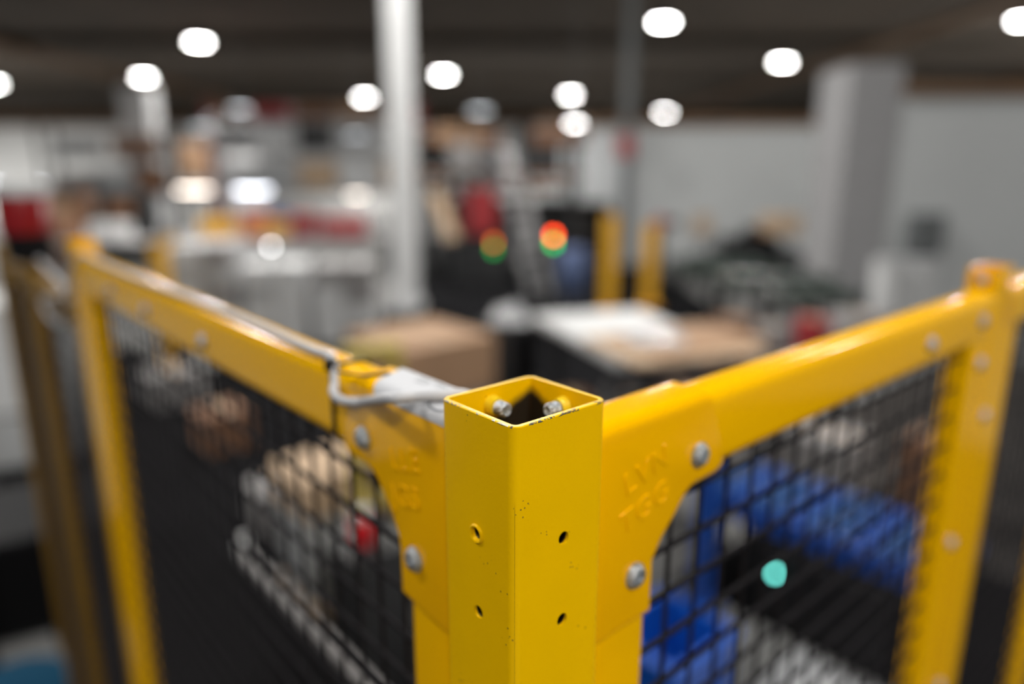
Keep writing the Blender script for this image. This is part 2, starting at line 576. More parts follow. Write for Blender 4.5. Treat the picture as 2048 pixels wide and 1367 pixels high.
def panel(side, s0, s1, d0, dz, label, w0, w1, bracket=False, bolts=(), wires_v0=None, wires_z0=-0.087, dep=0.027, paint='yellow'):
    """side 'R': runs along b at depth a=d0; 'L': runs along a at depth b=d0.
    s0..s1 extent along the fence, w0, w1 widths of the two uprights, top at TOP+dz"""
    def m(s, d, z):
        return Vector((s, d, z)) if side == 'R' else Vector((d, s, z))
    nrm = m(0, -1, 0)
    root = thing('mesh_fence', label, 'fence', tuple(m(s0, d0 + dep / 2, 0.1)), 'G')
    top, bot, hgt = TOP + dz, 0.1, 0.05
    # rails (rounded section tubes)
    b = BM()
    sec = rrect(d0, d0 + dep, top - hgt, top, 0.0095, 8)
    prism(b, sec, lambda u, v: m(s0 + 0.001, u, v), lambda u, v: m(s1 - 0.001, u, v))
    link('top_rail', b, M[paint], root, smooth=35)
    b = BM()
    sec = rrect(d0, d0 + dep, bot, bot + hgt, 0.0075, 4)
    prism(b, sec, lambda u, v: m(s0 + 0.001, u, v), lambda u, v: m(s1 - 0.001, u, v))
    link('bottom_rail', b, M[paint], root, smooth=35)
    for a0, a1 in ((s0, s0 + w0), (s1 - w1, s1)):
        b = BM()
        sec = rrect(a0, a1, d0 + 0.0006, d0 + dep - 0.0006, 0.006, 5)
        prism(b, sec, lambda u, v: m(u, v, bot + 0.01), lambda u, v: m(u, v, top - 0.012))
        link('side_rail', b, M[paint], root, smooth=35)
    # welded mesh, one object per wire
    k0, k1 = s0 + w0, s1 - w1
    sv = wires_v0 if wires_v0 is not None else k0 + 0.012
    zt, zb = top - hgt + 0.006, bot + hgt - 0.006
    me = None
    s = sv
    r = 0.0016
    rootg = ORIG[root]

    def wire(name, p0, p1, shared):
        p0, p1 = Vector(p0), Vector(p1)
        if shared is None:
            b = BM(); cyl(b, (0, 0, 0), p1 - p0, r, 8)
            bmesh.ops.recalc_face_normals(b, faces=b.faces)
            shared = bpy.data.meshes.new(name)
            b.to_mesh(shared); b.free()
            shared.materials.append(M['wire'])
            shared.shade_smooth()
            shared.set_sharp_from_angle(angle=math.radians(50))
        o = bpy.data.objects.new(name, shared)
        COL.objects.link(o)
        o.parent = root
        o.location = p0 - rootg
        return shared
    dm = d0 + 0.0125
    while s < k1 - 0.003:
        me = wire('upright_wire', m(s, dm + 0.0032, zb), m(s, dm + 0.0032, zt), me)
        s += 0.030
    me = None
    z = TOP + wires_z0
    r = 0.0019
    while z > zb:
        me = wire('cross_wire', m(k0 - 0.004, dm, z), m(k1 + 0.004, dm, z), me)
        z -= 0.0312
    if bracket:
        T = top + 0.0018
        def arc(c, r_, a0, a1, n):
            return [(c[0] + r_ * math.cos(math.radians(a0 + (a1 - a0) * i / n)), c[1] + r_ * math.sin(math.radians(a0 + (a1 - a0) * i / n))) for i in range(n + 1)]
        e = s0 - 0.0015
        if side == 'R':
            edge = [(0.1118, -0.1402), (0.1118, -0.1071), (0.1187, -0.0976), (0.1291, -0.0876), (0.1388, -0.0772), (0.1435, -0.0745), (0.1530, -0.0738), (0.1650, -0.0735), (0.1700, -0.0722), (0.1760, -0.0680)]
        else:
            edge = [(0.1127, -0.1370), (0.1127, -0.1080), (0.1140, -0.1010), (0.1205, -0.0900), (0.1340, -0.0745), (0.1390, -0.0712), (0.1465, -0.0690), (0.1600, -0.0690), (0.1690, -0.0680), (0.1740, -0.0640)]
        poly = [(e, T), (e, TOP - 0.1415), (0.085, TOP - 0.1400)] + [(u_, TOP + v_) for u_, v_ in edge] + [(0.170, top - 0.03), (0.158, top - 0.005), (0.154, T)]
        b = BM()
        prism(b, poly, lambda u, v: m(u, d0 - 0.0018, v), lambda u, v: m(u, d0 + dep + 0.0018, v), bev=0.0035, seg=4, top_bev=0.007)
        br = link('corner_bracket', b, M['cap'], root, smooth=50)
        # raised lettering on the outer face
        rows = [('LVN', 0.1025, -0.0615), ('TGG', 0.101, -0.083)] if side == 'R' else [('LLE', 0.0985, -0.0615), ('JGS', 0.0985, -0.083)]
        for t, cs, cz in rows:
            xd = m(1, 0, 0) if side == 'R' else m(-1, 0, 0)
            up = Vector((0, 0, 1))
            R = Matrix((xd, up, nrm)).transposed().to_4x4()
            wtot = 0.036
            p = m(cs, d0 - 0.0019, TOP + cz) - xd * wtot / 2
            tbm = text_bm(t, 0.0180, 0.00015, Matrix.Translation(p) @ R @ Matrix.Rotation(math.radians(14), 4, 'Z'))
            o = link('raised_lettering', tbm, M['cap'], br, smooth=60)
    for (s, z) in bolts:
        lift = 0.0017 if bracket and s < 0.16 else 0.0
        button_bolt('bolt', root, m(s, d0 - lift, TOP + z), nrm, M['zinc'])
    return root


PR = panel('R', 0.0575, 0.660, 0.010, -0.0215,
           'yellow mesh fence fixed to the right of the corner post, blue parts behind it', 0.053, 0.043, True,
           [(0.1478, -0.0559), (0.0947, -0.1103), (0.495, -0.049), (0.630, -0.048), (0.6435, -0.094), (0.643, -0.296)],
           wires_v0=0.1186, wires_z0=-0.0865)
PL = panel('L', 0.0530, 0.936, 0.015, -0.017,
           'long yellow mesh fence with the grey cable tied along its top rail', 0.0545, 0.041, True,
           [(0.1462, -0.0517), (0.0961, -0.1081), (0.4255, -0.0459), (0.6008, -0.0449), (0.745, -0.043)],
           wires_v0=0.1365, wires_z0=-0.0880)
PR2 = panel('R', 0.715, 1.205, 0.010, -0.0215,
            'mesh fence beyond the far right yellow post, cut by the right edge', 0.046, 0.05)
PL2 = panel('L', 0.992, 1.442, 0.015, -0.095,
            'narrow dark mesh fence behind the hanging cable loop', 0.03, 0.035, paint='darkyellow')
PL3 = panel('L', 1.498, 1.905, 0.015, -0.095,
            'outermost mesh fence of the left row, beyond the red beacon', 0.035, 0.043, paint='darkyellow')


def inline_post(side, s0, d0, label, bolts=(), top=TOP, paint='yellow'):
    def m(s, d, z):
        return Vector((s, d, z)) if side == 'R' else Vector((d, s, z))
    root = thing('fence_post', label, 'post', tuple(m(s0 + 0.025, d0 + 0.015, 0)), 'G')
    if side == 'R':
        bm = post_tube_bm(s0, s0 + 0.05, d0, d0 + 0.03, top=top)
    else:
        bm = post_tube_bm(d0, d0 + 0.03, s0, s0 + 0.05, top=top)
    link('square_tube', bm, M[paint], root, smooth=30)
    b = BM(); box(b, m(s0 + 0.025, d0 + 0.015, 0.005), (0.11, 0.11, 0.01), bev=0.002)
    link('base_plate', b, M['yellow'], root)
    for s, z in bolts:
        button_bolt('bolt', root, m(s, d0, TOP + z), m(0, -1, 0), M['zinc'])
    return root


inline_post('R', 0.6625, 0.010, 'far yellow post where the two right-hand fence panels meet', [(0.687, -0.16), (0.687, -0.5)])
bp = [o for o in COL.objects if o.name.startswith('fence_post')][-1]
button_bolt('bolt', bp, (0.6625, 0.025, TOP - 0.012), (-1, 0, 0), M['zinc'], r=0.0045, h=0.003)
inline_post('L', 0.939, 0.015, 'bright yellow post at the far end of the cable-carrying left rail')
inline_post('L', 1.445, 0.015, 'dull yellow post under the red and black beacon', top=TOP - 0.08, paint='darkyellow')
inline_post('L', 1.908, 0.015, 'outermost yellow post of the left fence, last before the white boxes', top=TOP - 0.08, paint='darkyellow')

# ------------------------------------------------------------------ cable, tie, label on the left rail
zt = TOP - 0.017
pts = [(0.02, 1.30, TOP - 0.06), (0.012, 1.031, TOP - 0.082), (0.006, 1.22, TOP - 0.118), (0.004, 1.15, TOP - 0.140), (0.004, 1.08, TOP - 0.135), (0.006, 1.0, TOP - 0.085), (0.010, 0.95, TOP - 0.035), (0.019, 0.915, zt + 0.0028),
       (0.018, 0.82, zt + 0.0028), (0.0165, 0.68, zt + 0.0028), (0.0185, 0.5375, zt + 0.0028), (0.021, 0.42, zt + 0.0028), (0.0205, 0.311, zt + 0.003), (0.0195, 0.222, zt + 0.003), (0.0185, 0.192, zt + 0.0035)]
for px, py, ax, v in [(668, 757, 'b', 0.0150), (668, 770, 'b', 0.0135), (665, 782, 'b', 0.0105), (676, 797, 'b', 0.0095), (700, 803, 'b', 0.0100), (735, 801, 'b', 0.0125),
                      (775, 796, 'z', TOP - 0.0125), (830, 792, 'z', TOP - 0.0118), (885, 790, 'z', TOP - 0.0115), (925, 788, 'z', TOP - 0.0125)]:
    p = solve(px, py, ax, v)
    pts.append((p.x, p.y, p.z))
q = pts[-1]
pts += [(q[0] + 0.006, q[1] - 0.006, q[2] - 0.005), (q[0] + 0.011, q[1] - 0.012, q[2] - 0.022), (q[0] + 0.012, q[1] - 0.014, q[2] - 0.08)]
b = BM(); tube(b, pts, 0.0029, 12)
cb = link('cable', b, M['cable'], smooth=60)
cb.location = G(0, 0, 0); cb.rotation_euler = (0, 0, TH)
tag(cb, 'light grey cable running along the left yellow rail, looping before the label', 'cable')

# zip tie around rail and cable
tie = thing('cable_tie', 'thin black cable tie strapped round the left rail, holding the grey cable', 'cable tie', (0.0285, 0.1845, zt), 'G')
b = BM()
ys0, ys1, ydrop = 0.1655, 0.1685, 0.0
r0 = 0.0007
d0, d1, zz0, zz1 = 0.015, 0.042, zt - 0.05, zt
def strap(bm, path, wdt, tk, ax=Vector((0, 1, 0))):
    V = []
    n = len(path)
    for i, p in enumerate(path):
        p = Vector(p)
        t = (Vector(path[(i + 1) % n]) - Vector(path[i - 1])).normalized()
        nn = t.cross(ax).normalized()
        V.append([bm.verts.new(p + ax * sa * wdt / 2 + nn * sb * tk / 2) for sa, sb in ((-1, -1), (1, -1), (1, 1), (-1, 1))])
    for i in range(n):
        A, B = V[i], V[(i + 1) % n]
        for j in range(4):
            bm.faces.new((A[j], A[(j + 1) % 4], B[(j + 1) % 4], B[j]))
sec = rrect(d0 - 0.0008, d1 + 0.0008, zz0 - 0.0008, zz1 + 0.0008, 0.008, 6)
strap(b, [(u, 0.1845, v) for u, v in sec], 0.0036, 0.0014)
link('strap', b, M['black'], tie, smooth=50)
p = Vector((0.0165, 0.187, zt))
b = BM(); box(b, (0.0150, 0.1865, zt + 0.0005), (0.0060, 0.0065, 0.0075), bev=0.0008)
link('tie_head', b, M['black'], tie)
# tail of the tie lying across the top of the rail
pA = solve(672, 750, 'z', zt + 0.004); pB = solve(775, 738, 'z', zt + 0.005)
b = BM()
path = [(p.x, 0.186, zt + 0.006), (pA.x, pA.y, pA.z + 0.002), ((pA.x + pB.x) / 2, (pA.y + pB.y) / 2, zt + 0.0025), (pB.x, pB.y, zt + 0.003)]
ring = []
for i, c in enumerate(path):
    c = Vector(c)
    ring.append([b.verts.new(c + Vector((0, s1 * 0.0014, s2 * 0.0005))) for s1, s2 in ((-1, -1), (1, -1), (1, 1), (-1, 1))])
for A, B in zip(ring, ring[1:]):
    for j in range(4):
        b.faces.new((A[j], A[(j + 1) % 4], B[(j + 1) % 4], B[j]))
b.faces.new(ring[0]); b.faces.new(ring[-1][::-1])
link('tail', b, M['black'], tie)

# white paper label on the bracket
lab = thing('paper_label', 'white paper label with faint grey handwriting stuck on top of the left corner bracket', 'label', (0.026, 0.1, zt + 0.002), 'G')
zl = zt + 0.0022
RB, B0 = 0.007, 0.0132 + 0.007
ZT2 = zt + 0.0018
def drape(sv, lift=0.0002):
    "distance from the start of the rounding -> (b, z) on the bracket surface"
    if sv >= 0:
        return B0 + sv, ZT2 + lift
    t_ = min(-sv / RB, PI / 2)
    return B0 - (RB + lift) * math.sin(t_), ZT2 - RB + (RB + lift) * math.cos(t_)
def drape_mesh(bm, corners, n=14, lift=0.0002, tk=0.00015):
    (aF0, s0_), (aF1, s1_), (aN1, _), (aN0, _) = corners
    rows = []
    for i in range(n + 1):
        f = i / n
        sv = s0_ + (s1_ - s0_) * f
        a_far, a_near = aF0 + (aF1 - aF0) * f, aN0 + (aN1 - aN0) * f
        rows.append([[bm.verts.new((drape(sv, l_)[0], aa, drape(sv, l_)[1])) for aa in (a_far, a_near)] for l_ in (lift, lift + tk)])
    for A_, B_ in zip(rows, rows[1:]):
        bm.faces.new((A_[1][0], A_[1][1], B_[1][1], B_[1][0]))
        bm.faces.new((A_[0][0], B_[0][0], B_[0][1], A_[0][1]))
        bm.faces.new((A_[0][0], A_[1][0], B_[1][0], B_[0][0]))
        bm.faces.new((A_[0][1], B_[0][1], B_[1][1], A_[1][1]))
    bm.faces.new((rows[0][0][0], rows[0][0][1], rows[0][1][1], rows[0][1][0]))
    bm.faces.new((rows[-1][0][0], rows[-1][1][0], rows[-1][1][1], rows[-1][0][1]))
b = BM()
drape_mesh(b, [(0.131, -0.0118), (0.147, 0.0215), (0.074, 0.0215), (0.058, -0.0118)])
link('paper', b, M['sticker'], lab, smooth=40)
b = BM()
for a_, s_, ra, rs, w_, t0, t1 in [(0.076, -0.0015, 0.0085, 0.0034, 0.0010, 20, 400), (0.090, 0.0005, 0.006, 0.0026, 0.0008, 160, 330), (0.117, 0.0150, 0.0060, 0.0026, 0.0011, 30, 300),
                                   (0.104, 0.0165, 0.0045, 0.0022, 0.0011, 0, 250), (0.092, 0.0170, 0.0050, 0.0020, 0.0010, 200, 420)]:
    prev = None
    for q_ in range(21):
        th = math.radians(t0 + (t1 - t0) * q_ / 20)
        pair = []
        for dw in (-w_ / 2, w_ / 2):
            aa, ss = a_ + (ra + dw) * math.cos(th), s_ + (rs + dw) * math.sin(th)
            bb, zz = drape(ss, 0.00055)
            pair.append(b.verts.new((bb, aa, zz)))
        if prev:
            b.faces.new((prev[0], prev[1], pair[1], pair[0]))
        prev = pair
link('handwriting', b, M['ink'], lab)

# ------------------------------------------------------------------ red beacon at the left edge
bc = solve(34, 430, 'b', 0.03)
bc = Vector((0.03, 1.470, TOP - 0.0795))
beacon = thing('warning_beacon', 'red and black beacon with a grey cap at the left edge', 'beacon', tuple(bc), 'G')
T0 = Matrix.Translation(bc)
b = BM(); lathe(b, [(0, 0), (0.034, 0), (0.040, 0.010), (0.040, 0.046), (0.045, 0.050), (0.045, 0.055), (0, 0.055)], T0, 32); link('base', b, M['black'], beacon, smooth=40)
b = BM(); lathe(b, [(0, 0.0545), (0.045, 0.0545), (0.045, 0.122), (0.043, 0.126), (0, 0.126)], T0, 32); link('lens', b, M['redlens'], beacon, smooth=40)
b = BM(); lathe(b, [(0, 0.1255), (0.046, 0.1255), (0.046, 0.136), (0.040, 0.147), (0.02, 0.151), (0, 0.152)], T0, 32); link('cap', b, M['ltgrey'], beacon, smooth=40)

# ------------------------------------------------------------------ ceiling lamps
LAMPS = [(1325, 45, 'L', 6.5), (1563, 125, 'L', 6.5), (1328, 225, 'L', 6.5), (1140, 190, 'L', 6.5), (1148, 247, 'C', 6.0), (885, 150, 'L', 6.5), (727, 195, 'L', 6.5),
         (395, 85, 'L', 6.5), (285, 155, 'L', 6.5), (2045, 42, 'L', 6.5), (-14, 168, 'L', 6.5),
         (958, 222, 'D', 5.6), (478, 218, 'D', 5.6), (402, 255, 'D', 5.6), (710, 270, 'D', 5.0)]
LN = ['brilliant high bay lamp nearest above the middle of the right fence', 'brilliant high bay lamp above the wide white pillar on the right',
      'brilliant high bay lamp over the dark machine by the right wall', 'upper of two bright lamps hanging one over the other near the centre',
      'lower of two bright lamps hanging one over the other near the centre', 'bright high bay lamp just to the right of the slim white column',
      'bright high bay lamp just to the left of the slim white column', 'largest bright high bay lamp in the upper left of the hall',
      'bright high bay lamp over the leftmost white pillar', 'bright high bay lamp cut by the upper right edge of the view', 'bright high bay lamp cut by the left edge of the view',
      'dim grey lamp low between the slim column and the centre lamps', 'dim grey lamp above the broad pillar left of the slim column',
      'dim grey lamp between the two white pillars on the left', 'dimmest, lowest lamp left of the slim white column']
for (px, py, k, z), lb in zip(LAMPS, LN):
    c, s = math.cos(PITCH), math.sin(PITCH)
    v = -(py - 683.5) / F_PX
    dy, dz = c + v * s, -s + v * c
    Y = (z - CAM.z) / dz * dy
    if Y > 60:
        Y = 60
    if k == 'D':
        Y = 24.0
    if k == 'C':
        Y = 15.2
    p = at(px, py, Y)
    z = p.z
    t = thing('high_bay_lamp', lb, 'ceiling lamp', (p.x, p.y, z), group='high bay lamps under the dark ceiling')
    R = 0.13 if k == 'C' else 0.2 + Y * 0.0042
    b = BM(); lathe(b, [(0, 0), (R, 0), (R, 0.03), (0, 0.03)], n=24); link('diffuser', b, M['lampdim' if k == 'D' else 'lamp'], t)
    b = BM(); lathe(b, [(R + 0.012, 0.0), (R + 0.03, 0.0), (R + 0.03, 0.05), (R * 0.45, 0.26), (R * 0.35, 0.36), (0, 0.36)], n=24); link('housing', b, M['dark'], t, smooth=40)
    b = BM(); cyl(b, (0, 0, 0.355), (0, 0, ZC - z - 0.005), 0.012, 6); link('suspension_rod', b, M['dark'], t)
    if k == 'L':
        area_lamp(p.x, p.y, z - 0.03, 600 if Y < 40 else (2800 if Y < 50 else 1800), R * 1.9)

# ------------------------------------------------------------------ generic background builders
def boxstack(name, label, cat, c, size, rz, mt, mt2=None, group=None, flap=True):
    "a carton: body with lid seam, tape strip"
    t = thing(name, label, cat, c, group=group, rz=rz)
    sx, sy, sz = size
    b = BM(); box(b, (0, 0, sz / 2), (sx, sy, sz), bev=min(size) * 0.02, seg=1)
    link('carton', b, mt, t)
    if flap:
        b = BM(); box(b, (0, 0, sz + 0.002), (0.05, sy * 0.98, 0.003)); link('tape', b, mt2 or M['card2'], t)
    return t


def pallet(label, c, rz, sx=1.2, sy=0.8, mt=None, name='pallet', group=None):
    t = thing(name, label, 'pallet', c, rz=rz, group=group)
    mt = mt or M['card2']
    for i in range(5):
        b = BM(); box(b, (0, (i - 2) * sy / 4.6, 0.133), (sx, 0.11, 0.022)); link('board', b, mt, t)
    for i in (-1, 0, 1):
        b = BM(); box(b, (i * (sx / 2 - 0.06), 0, 0.072), (0.1, sy, 0.1)); link('block', b, mt, t)
        b = BM(); box(b, (0, i * (sy / 2 - 0.06), 0.011), (sx, 0.1, 0.022)); link('board', b, mt, t)
    return t


def ground(px, py):
    c, s = math.cos(PITCH), math.sin(PITCH)
    v = -(py - 683.5) / F_PX
    dy, dz = c + v * s, -s + v * c
    return at(px, py, -CAM.z / dz * dy)


# ------------------------------------------------------------------ inside the cell, behind the left mesh
cv = thing('conveyor', 'long black belt machine with a pale steel edge standing just behind the left fence', 'conveyor', (0.42, 1.35, 0), 'G')
b = BM(); box(b, (0.41, 1.38, 0.34), (0.52, 2.1, 0.50), bev=0.01); link('housing', b, M['mat_'], cv)
b = BM(); box(b, (0.41, 1.38, 0.6), (0.48, 2.12, 0.012), bev=0.004); link('belt', b, M['mat_'], cv)
b = BM(); box(b, (0.705, 1.40, 0.592), (0.035, 2.12, 0.03), bev=0.004); link('edge_strip', b, M['greybox'], cv)
for q in ((0.2, 0.45), (0.62, 0.45), (0.2, 2.3), (0.62, 2.3)):
    b = BM(); box(b, (q[0], q[1], 0.05), (0.06, 0.06, 0.1)); link('leg', b, M['dark'], cv)
b = BM(); lathe(b, [(0, 0), (0.022, 0), (0.022, 0.05), (0.016, 0.06), (0, 0.06)], Matrix.Translation((0.705, 2.44, 0.607)), 16); link('cap_nut', b, M['white'], cv, smooth=40)

def carton(label, c, size, mt, frame_rz=TH, group=None, cat='box', name='cardboard_box', tape=None):
    return boxstack(name, label, cat, c, size, frame_rz, mt, tape, group)


def crate(label, c, size, mt, rz=TH, name='plastic_crate', group=None):
    t = thing(name, label, 'crate', c, rz=rz, group=group)
    sx, sy, sz = size
    b = BM()
    tk = 0.02
    box(b, (0, 0, tk / 2), (sx, sy, tk))
    for s in (-1, 1):
        box(b, (s * (sx - tk) / 2, 0, sz / 2), (tk, sy, sz))
        box(b, (0, s * (sy - tk) / 2, sz / 2), (sx - 2 * tk, tk, sz))
    link('tub', b, mt, t)
    b = BM()
    for s in (-1, 1):
        box(b, (s * (sx / 2 + 0.005), 0, sz - 0.02), (0.02, sy + 0.03, 0.04), bev=0.004, seg=1)
        box(b, (0, s * (sy / 2 + 0.005), sz - 0.02), (sx, 0.02, 0.04), bev=0.004, seg=1)
    link('rim', b, mt, t)
    return t


p = Vector((-0.89, 3.12, 0))
pallet('low pallet under the brown box seen through the left mesh', (p.x, p.y, 0), TH, 0.34, 0.34)
carton('grey carton under the small brown box, seen through the left mesh', (p.x, p.y, 0.145), (0.34, 0.34, 0.42), M['ltgrey'])
carton('light brown cardboard box resting on the grey carton behind the left mesh', (p.x, p.y, 0.571), (0.36, 0.36, 0.18), M['card2'])
for lb, px, py, sz, mk in [('dark brown box on the floor far behind the left mesh', 445, 890, (.35, .35, .3), 'cardd'), ('grey box on the floor by the pale end of the black belt machine', 560, 1040, (.3, .3, .25), 'greybox'),
                           ('grey box on the floor behind the middle of the left mesh', 350, 800, (.5, .4, .3), 'greybox')]:
    p = ground(px, py)
    carton(lb, (p.x, p.y, 0.003), sz, M[mk])
# red canister and ochre box next to it
q = solve(722, 1045, 'z', 0.85)
pr_ = G(q.x, q.y, 0)
pr_.z = 0
t = thing('steel_cabinet', 'dark low cabinet that carries the red canister', 'cabinet', (pr_.x, pr_.y, 0), rz=TH)
b = BM(); box(b, (0.05, 0.02, 0.395), (0.28, 0.24, 0.75), bev=0.01); link('body', b, M['dark'], t)
b = BM(); box(b, (0.05, -0.107, 0.4), (0.25, 0.012, 0.66), bev=0.003); link('door', b, M['dark'], t)
b = BM(); box(b, (0.14, -0.12, 0.45), (0.015, 0.02, 0.1)); link('handle', b, M['steel'], t)
b = BM(); box(b, (0.05, 0.02, 0.012), (0.26, 0.22, 0.024)); link('plinth', b, M['black'], t)
t = thing('canister', 'bright red canister with white top seen through the left mesh', 'canister', (pr_.x, pr_.y, 0.771))
b = BM(); lathe(b, [(0, 0), (0.036, 0), (0.04, 0.01), (0.04, 0.09), (0.03, 0.105), (0, 0.105)], n=20); link('body', b, M['redcan'], t, smooth=40)
b = BM(); lathe(b, [(0, 0.1045), (0.03, 0.1045), (0.03, 0.13), (0, 0.13)], n=20); link('cap', b, M['white'], t, smooth=40)

# ochre machine guard that sticks up behind the left rail
p = at(742, 700, 2.7)
t = thing('machine_guard', 'dull yellow slatted machine guard showing behind the left rail below the pallets', 'machine guard', (p.x, p.y, 0), rz=0.35)
for s in (-1, 1):
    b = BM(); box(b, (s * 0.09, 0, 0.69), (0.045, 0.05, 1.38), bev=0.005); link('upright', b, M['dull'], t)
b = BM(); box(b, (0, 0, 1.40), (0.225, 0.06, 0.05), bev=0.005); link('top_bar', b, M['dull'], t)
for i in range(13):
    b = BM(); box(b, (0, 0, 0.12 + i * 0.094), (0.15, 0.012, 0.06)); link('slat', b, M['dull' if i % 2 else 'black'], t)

# ------------------------------------------------------------------ big brown box in the middle
p0 = at(838, 665, 4.25)
p0.z = 0
pallet('wooden pallet carrying the big brown box in the centre', (p0.x, p0.y, 0), TH, 0.66, 0.66, M['card'])
carton('large grey-brown carton, lower half of the central stack', (p0.x, p0.y, 0.145), (0.62, 0.62, 0.62), M['greybox'], group=None)
carton('wide brown cardboard box on the central stack, right above the corner post', (p0.x, p0.y, 0.769), (0.66, 0.66, 0.34), M['card'])
# dark machine block with film beside it
p = at(1018, 640, 4.75)
t = thing('control_cabinet', 'black control cabinet between the big brown box and the white-topped table', 'cabinet', (p.x, p.y, 0), rz=TH)
b = BM(); box(b, (0, 0, 0.58), (0.28, 0.3, 1.0), bev=0.012); link('body', b, M['dark'], t)
b = BM(); box(b, (0, -0.155, 0.6), (0.24, 0.012, 0.86), bev=0.003); link('door', b, M['black'], t)
b = BM(); box(b, (0.08, -0.17, 0.62), (0.02, 0.025, 0.12)); link('handle', b, M['steel'], t)
b = BM(); box(b, (0, 0, 0.04), (0.24, 0.26, 0.08)); link('plinth', b, M['black'], t)


def crumple(bm, cx, cy, z0, rx, ry, h, seed, n=26, rot=0.0):
    rnd = random.Random(seed)
    ph = [(rnd.uniform(2, 9), rnd.uniform(0, 6), rnd.uniform(2, 9), rnd.uniform(0, 6), rnd.uniform(.3, 1)) for _ in range(6)]
    V = {}
    for lvl in (1, 0):
        for i in range(n + 1):
            for j in range(n + 1):
                u, v = i / n * 2 - 1, j / n * 2 - 1
                k = max(0, 1 - (abs(u) ** 3 + abs(v) ** 3))
                hh = h * k * (0.45 + 0.14 * sum(w_ * math.sin(a_ * u + b_) * math.cos(c_ * v + d_) for a_, b_, c_, d_, w_ in ph)) + rnd.uniform(0, h * 0.14) * k
                V[lvl, i, j] = bm.verts.new((cx + rx * (u * math.cos(rot) - v * math.sin(rot)), cy + ry * (u * math.sin(rot) + v * math.cos(rot)), z0 + (max(hh, 0) + 0.006 if lvl else 0)))
    for i in range(n):
        for j in range(n):
            bm.faces.new((V[1, i, j], V[1, i + 1, j], V[1, i + 1, j + 1], V[1, i, j + 1]))
            bm.faces.new((V[0, i, j], V[0, i, j + 1], V[0, i + 1, j + 1], V[0, i + 1, j]))
    for i in range(n):
        bm.faces.new((V[1, i, 0], V[0, i, 0], V[0, i + 1, 0], V[1, i + 1, 0]))
        bm.faces.new((V[1, i, n], V[1, i + 1, n], V[0, i + 1, n], V[0, i, n]))
        bm.faces.new((V[1, 0, i], V[1, 0, i + 1], V[0, 0, i + 1], V[0, 0, i]))
        bm.faces.new((V[1, n, i], V[0, n, i], V[0, n, i + 1], V[1, n, i + 1]))
    return bm


def heap(name, label, cat, loc, rx, ry, h, seed, mt):
    b = BM(); crumple(b, 0, 0, 0, rx, ry, h, seed)
    o = link(name, b, mt, smooth=25)
    o.location = loc
    return tag(o, label, cat)


heap('plastic_film', 'crumpled white plastic film heaped on the black control cabinet', 'plastic film', (p.x, p.y, 1.081), 0.13, 0.14, 0.16, 3, M['film'])

# ------------------------------------------------------------------ white-topped table on the right of the middle
pc = at(1275, 672, 4.1)
# table corners from the view: far-left, near, right
zt_ = 1.15
cA, cB, cC = solve(1062, 628, 'z', zt_), solve(1235, 722, 'z', zt_), solve(1485, 705, 'z', zt_)
ta = G(*(cA.x, cA.y, 0)); tb_ = G(cB.x, cB.y, 0); tc_ = G(cC.x, cC.y, 0)
dirx = (tc_ - tb_); Lx = dirx.length
ang = math.atan2(dirx.y, dirx.x)
diry = (ta - tb_); Ly = abs(diry.dot(Vector((-math.sin(ang), math.cos(ang), 0))))
cen = tb_ + dirx / 2 + Vector((-math.sin(ang), math.cos(ang), 0)) * Ly / 2
skew = diry.dot(Vector((math.cos(ang), math.sin(ang), 0)))
tbl = thing('packing_table', 'long table with a white top reaching from the black cabinet to behind the right rail', 'table', (cen.x, cen.y, 0), rz=ang)
b = BM(); prism(b, [(-Lx / 2, -Ly / 2), (Lx / 2, -Ly / 2), (Lx / 2 + skew * 0.5, Ly / 2), (-Lx / 2 + skew, Ly / 2)], lambda u, v: Vector((u, v, zt_ - 0.04)), lambda u, v: Vector((u, v, zt_)))
link('table_top', b, M['white'], tbl)
b = BM(); box(b, (0, -Ly * 0.3, 0.45), (Lx * 0.9, 0.03, 0.06)); box(b, (0, Ly * 0.3, 0.45), (Lx * 0.9, 0.03, 0.06)); link('stretcher', b, M['dark'], tbl)
for sx in (-1, 1):
    for sy in (-1, 1):
        b = BM(); box(b, (sx * Lx * 0.45, sy * Ly * 0.42, (zt_ - 0.04) / 2), (0.06, 0.06, zt_ - 0.04)); link('leg', b, M['dark'], tbl)
b = BM(); box(b, (0, 0, 0.47), (Lx * 0.9, Ly * 0.75, 0.025)); link('lower_shelf', b, M['dark'], tbl)
g1 = solve(1345, 684, 'z', zt_ + 0.03); w1 = G(g1.x, g1.y, 0)
t = thing('cardboard_sheet', 'flat light brown cardboard sheet lying on the white table top', 'cardboard', (w1.x, w1.y, zt_ + 0.002), rz=ang + 0.1)
b = BM(); box(b, (0, 0, 0.012), (0.78, 0.60, 0.02), bev=0.003, seg=1); link('sheet', b, M['card2'], t)
b = BM(); box(b, (0.1, 0.04, 0.03), (0.72, 0.5, 0.016), 0.14, bev=0.003, seg=1); link('top_sheet', b, M['card'], t)
g1 = solve(1308, 676, 'z', zt_ + 0.045); w1 = G(g1.x, g1.y, 0)
heap('plastic_film', 'glossy white film bundle lying on the cardboard sheet of the white table', 'plastic film', (w1.x, w1.y, zt_ + 0.042), 0.15, 0.13, 0.03, 11, M['film'])
for dx, mk, lb in [(-0.38, 'cardd', 'small red-brown box on the lower shelf of the white table'), (-0.05, 'greybox', 'small grey box on the lower shelf of the white table'),
                   (0.3, 'cardd', 'dark brown box on the lower shelf, right end of the white table')]:
    w1 = cen + Vector((math.cos(ang), math.sin(ang), 0)) * dx
    carton(lb, (w1.x, w1.y, 0.4835), (0.2, 0.2, 0.3), M[mk], ang)

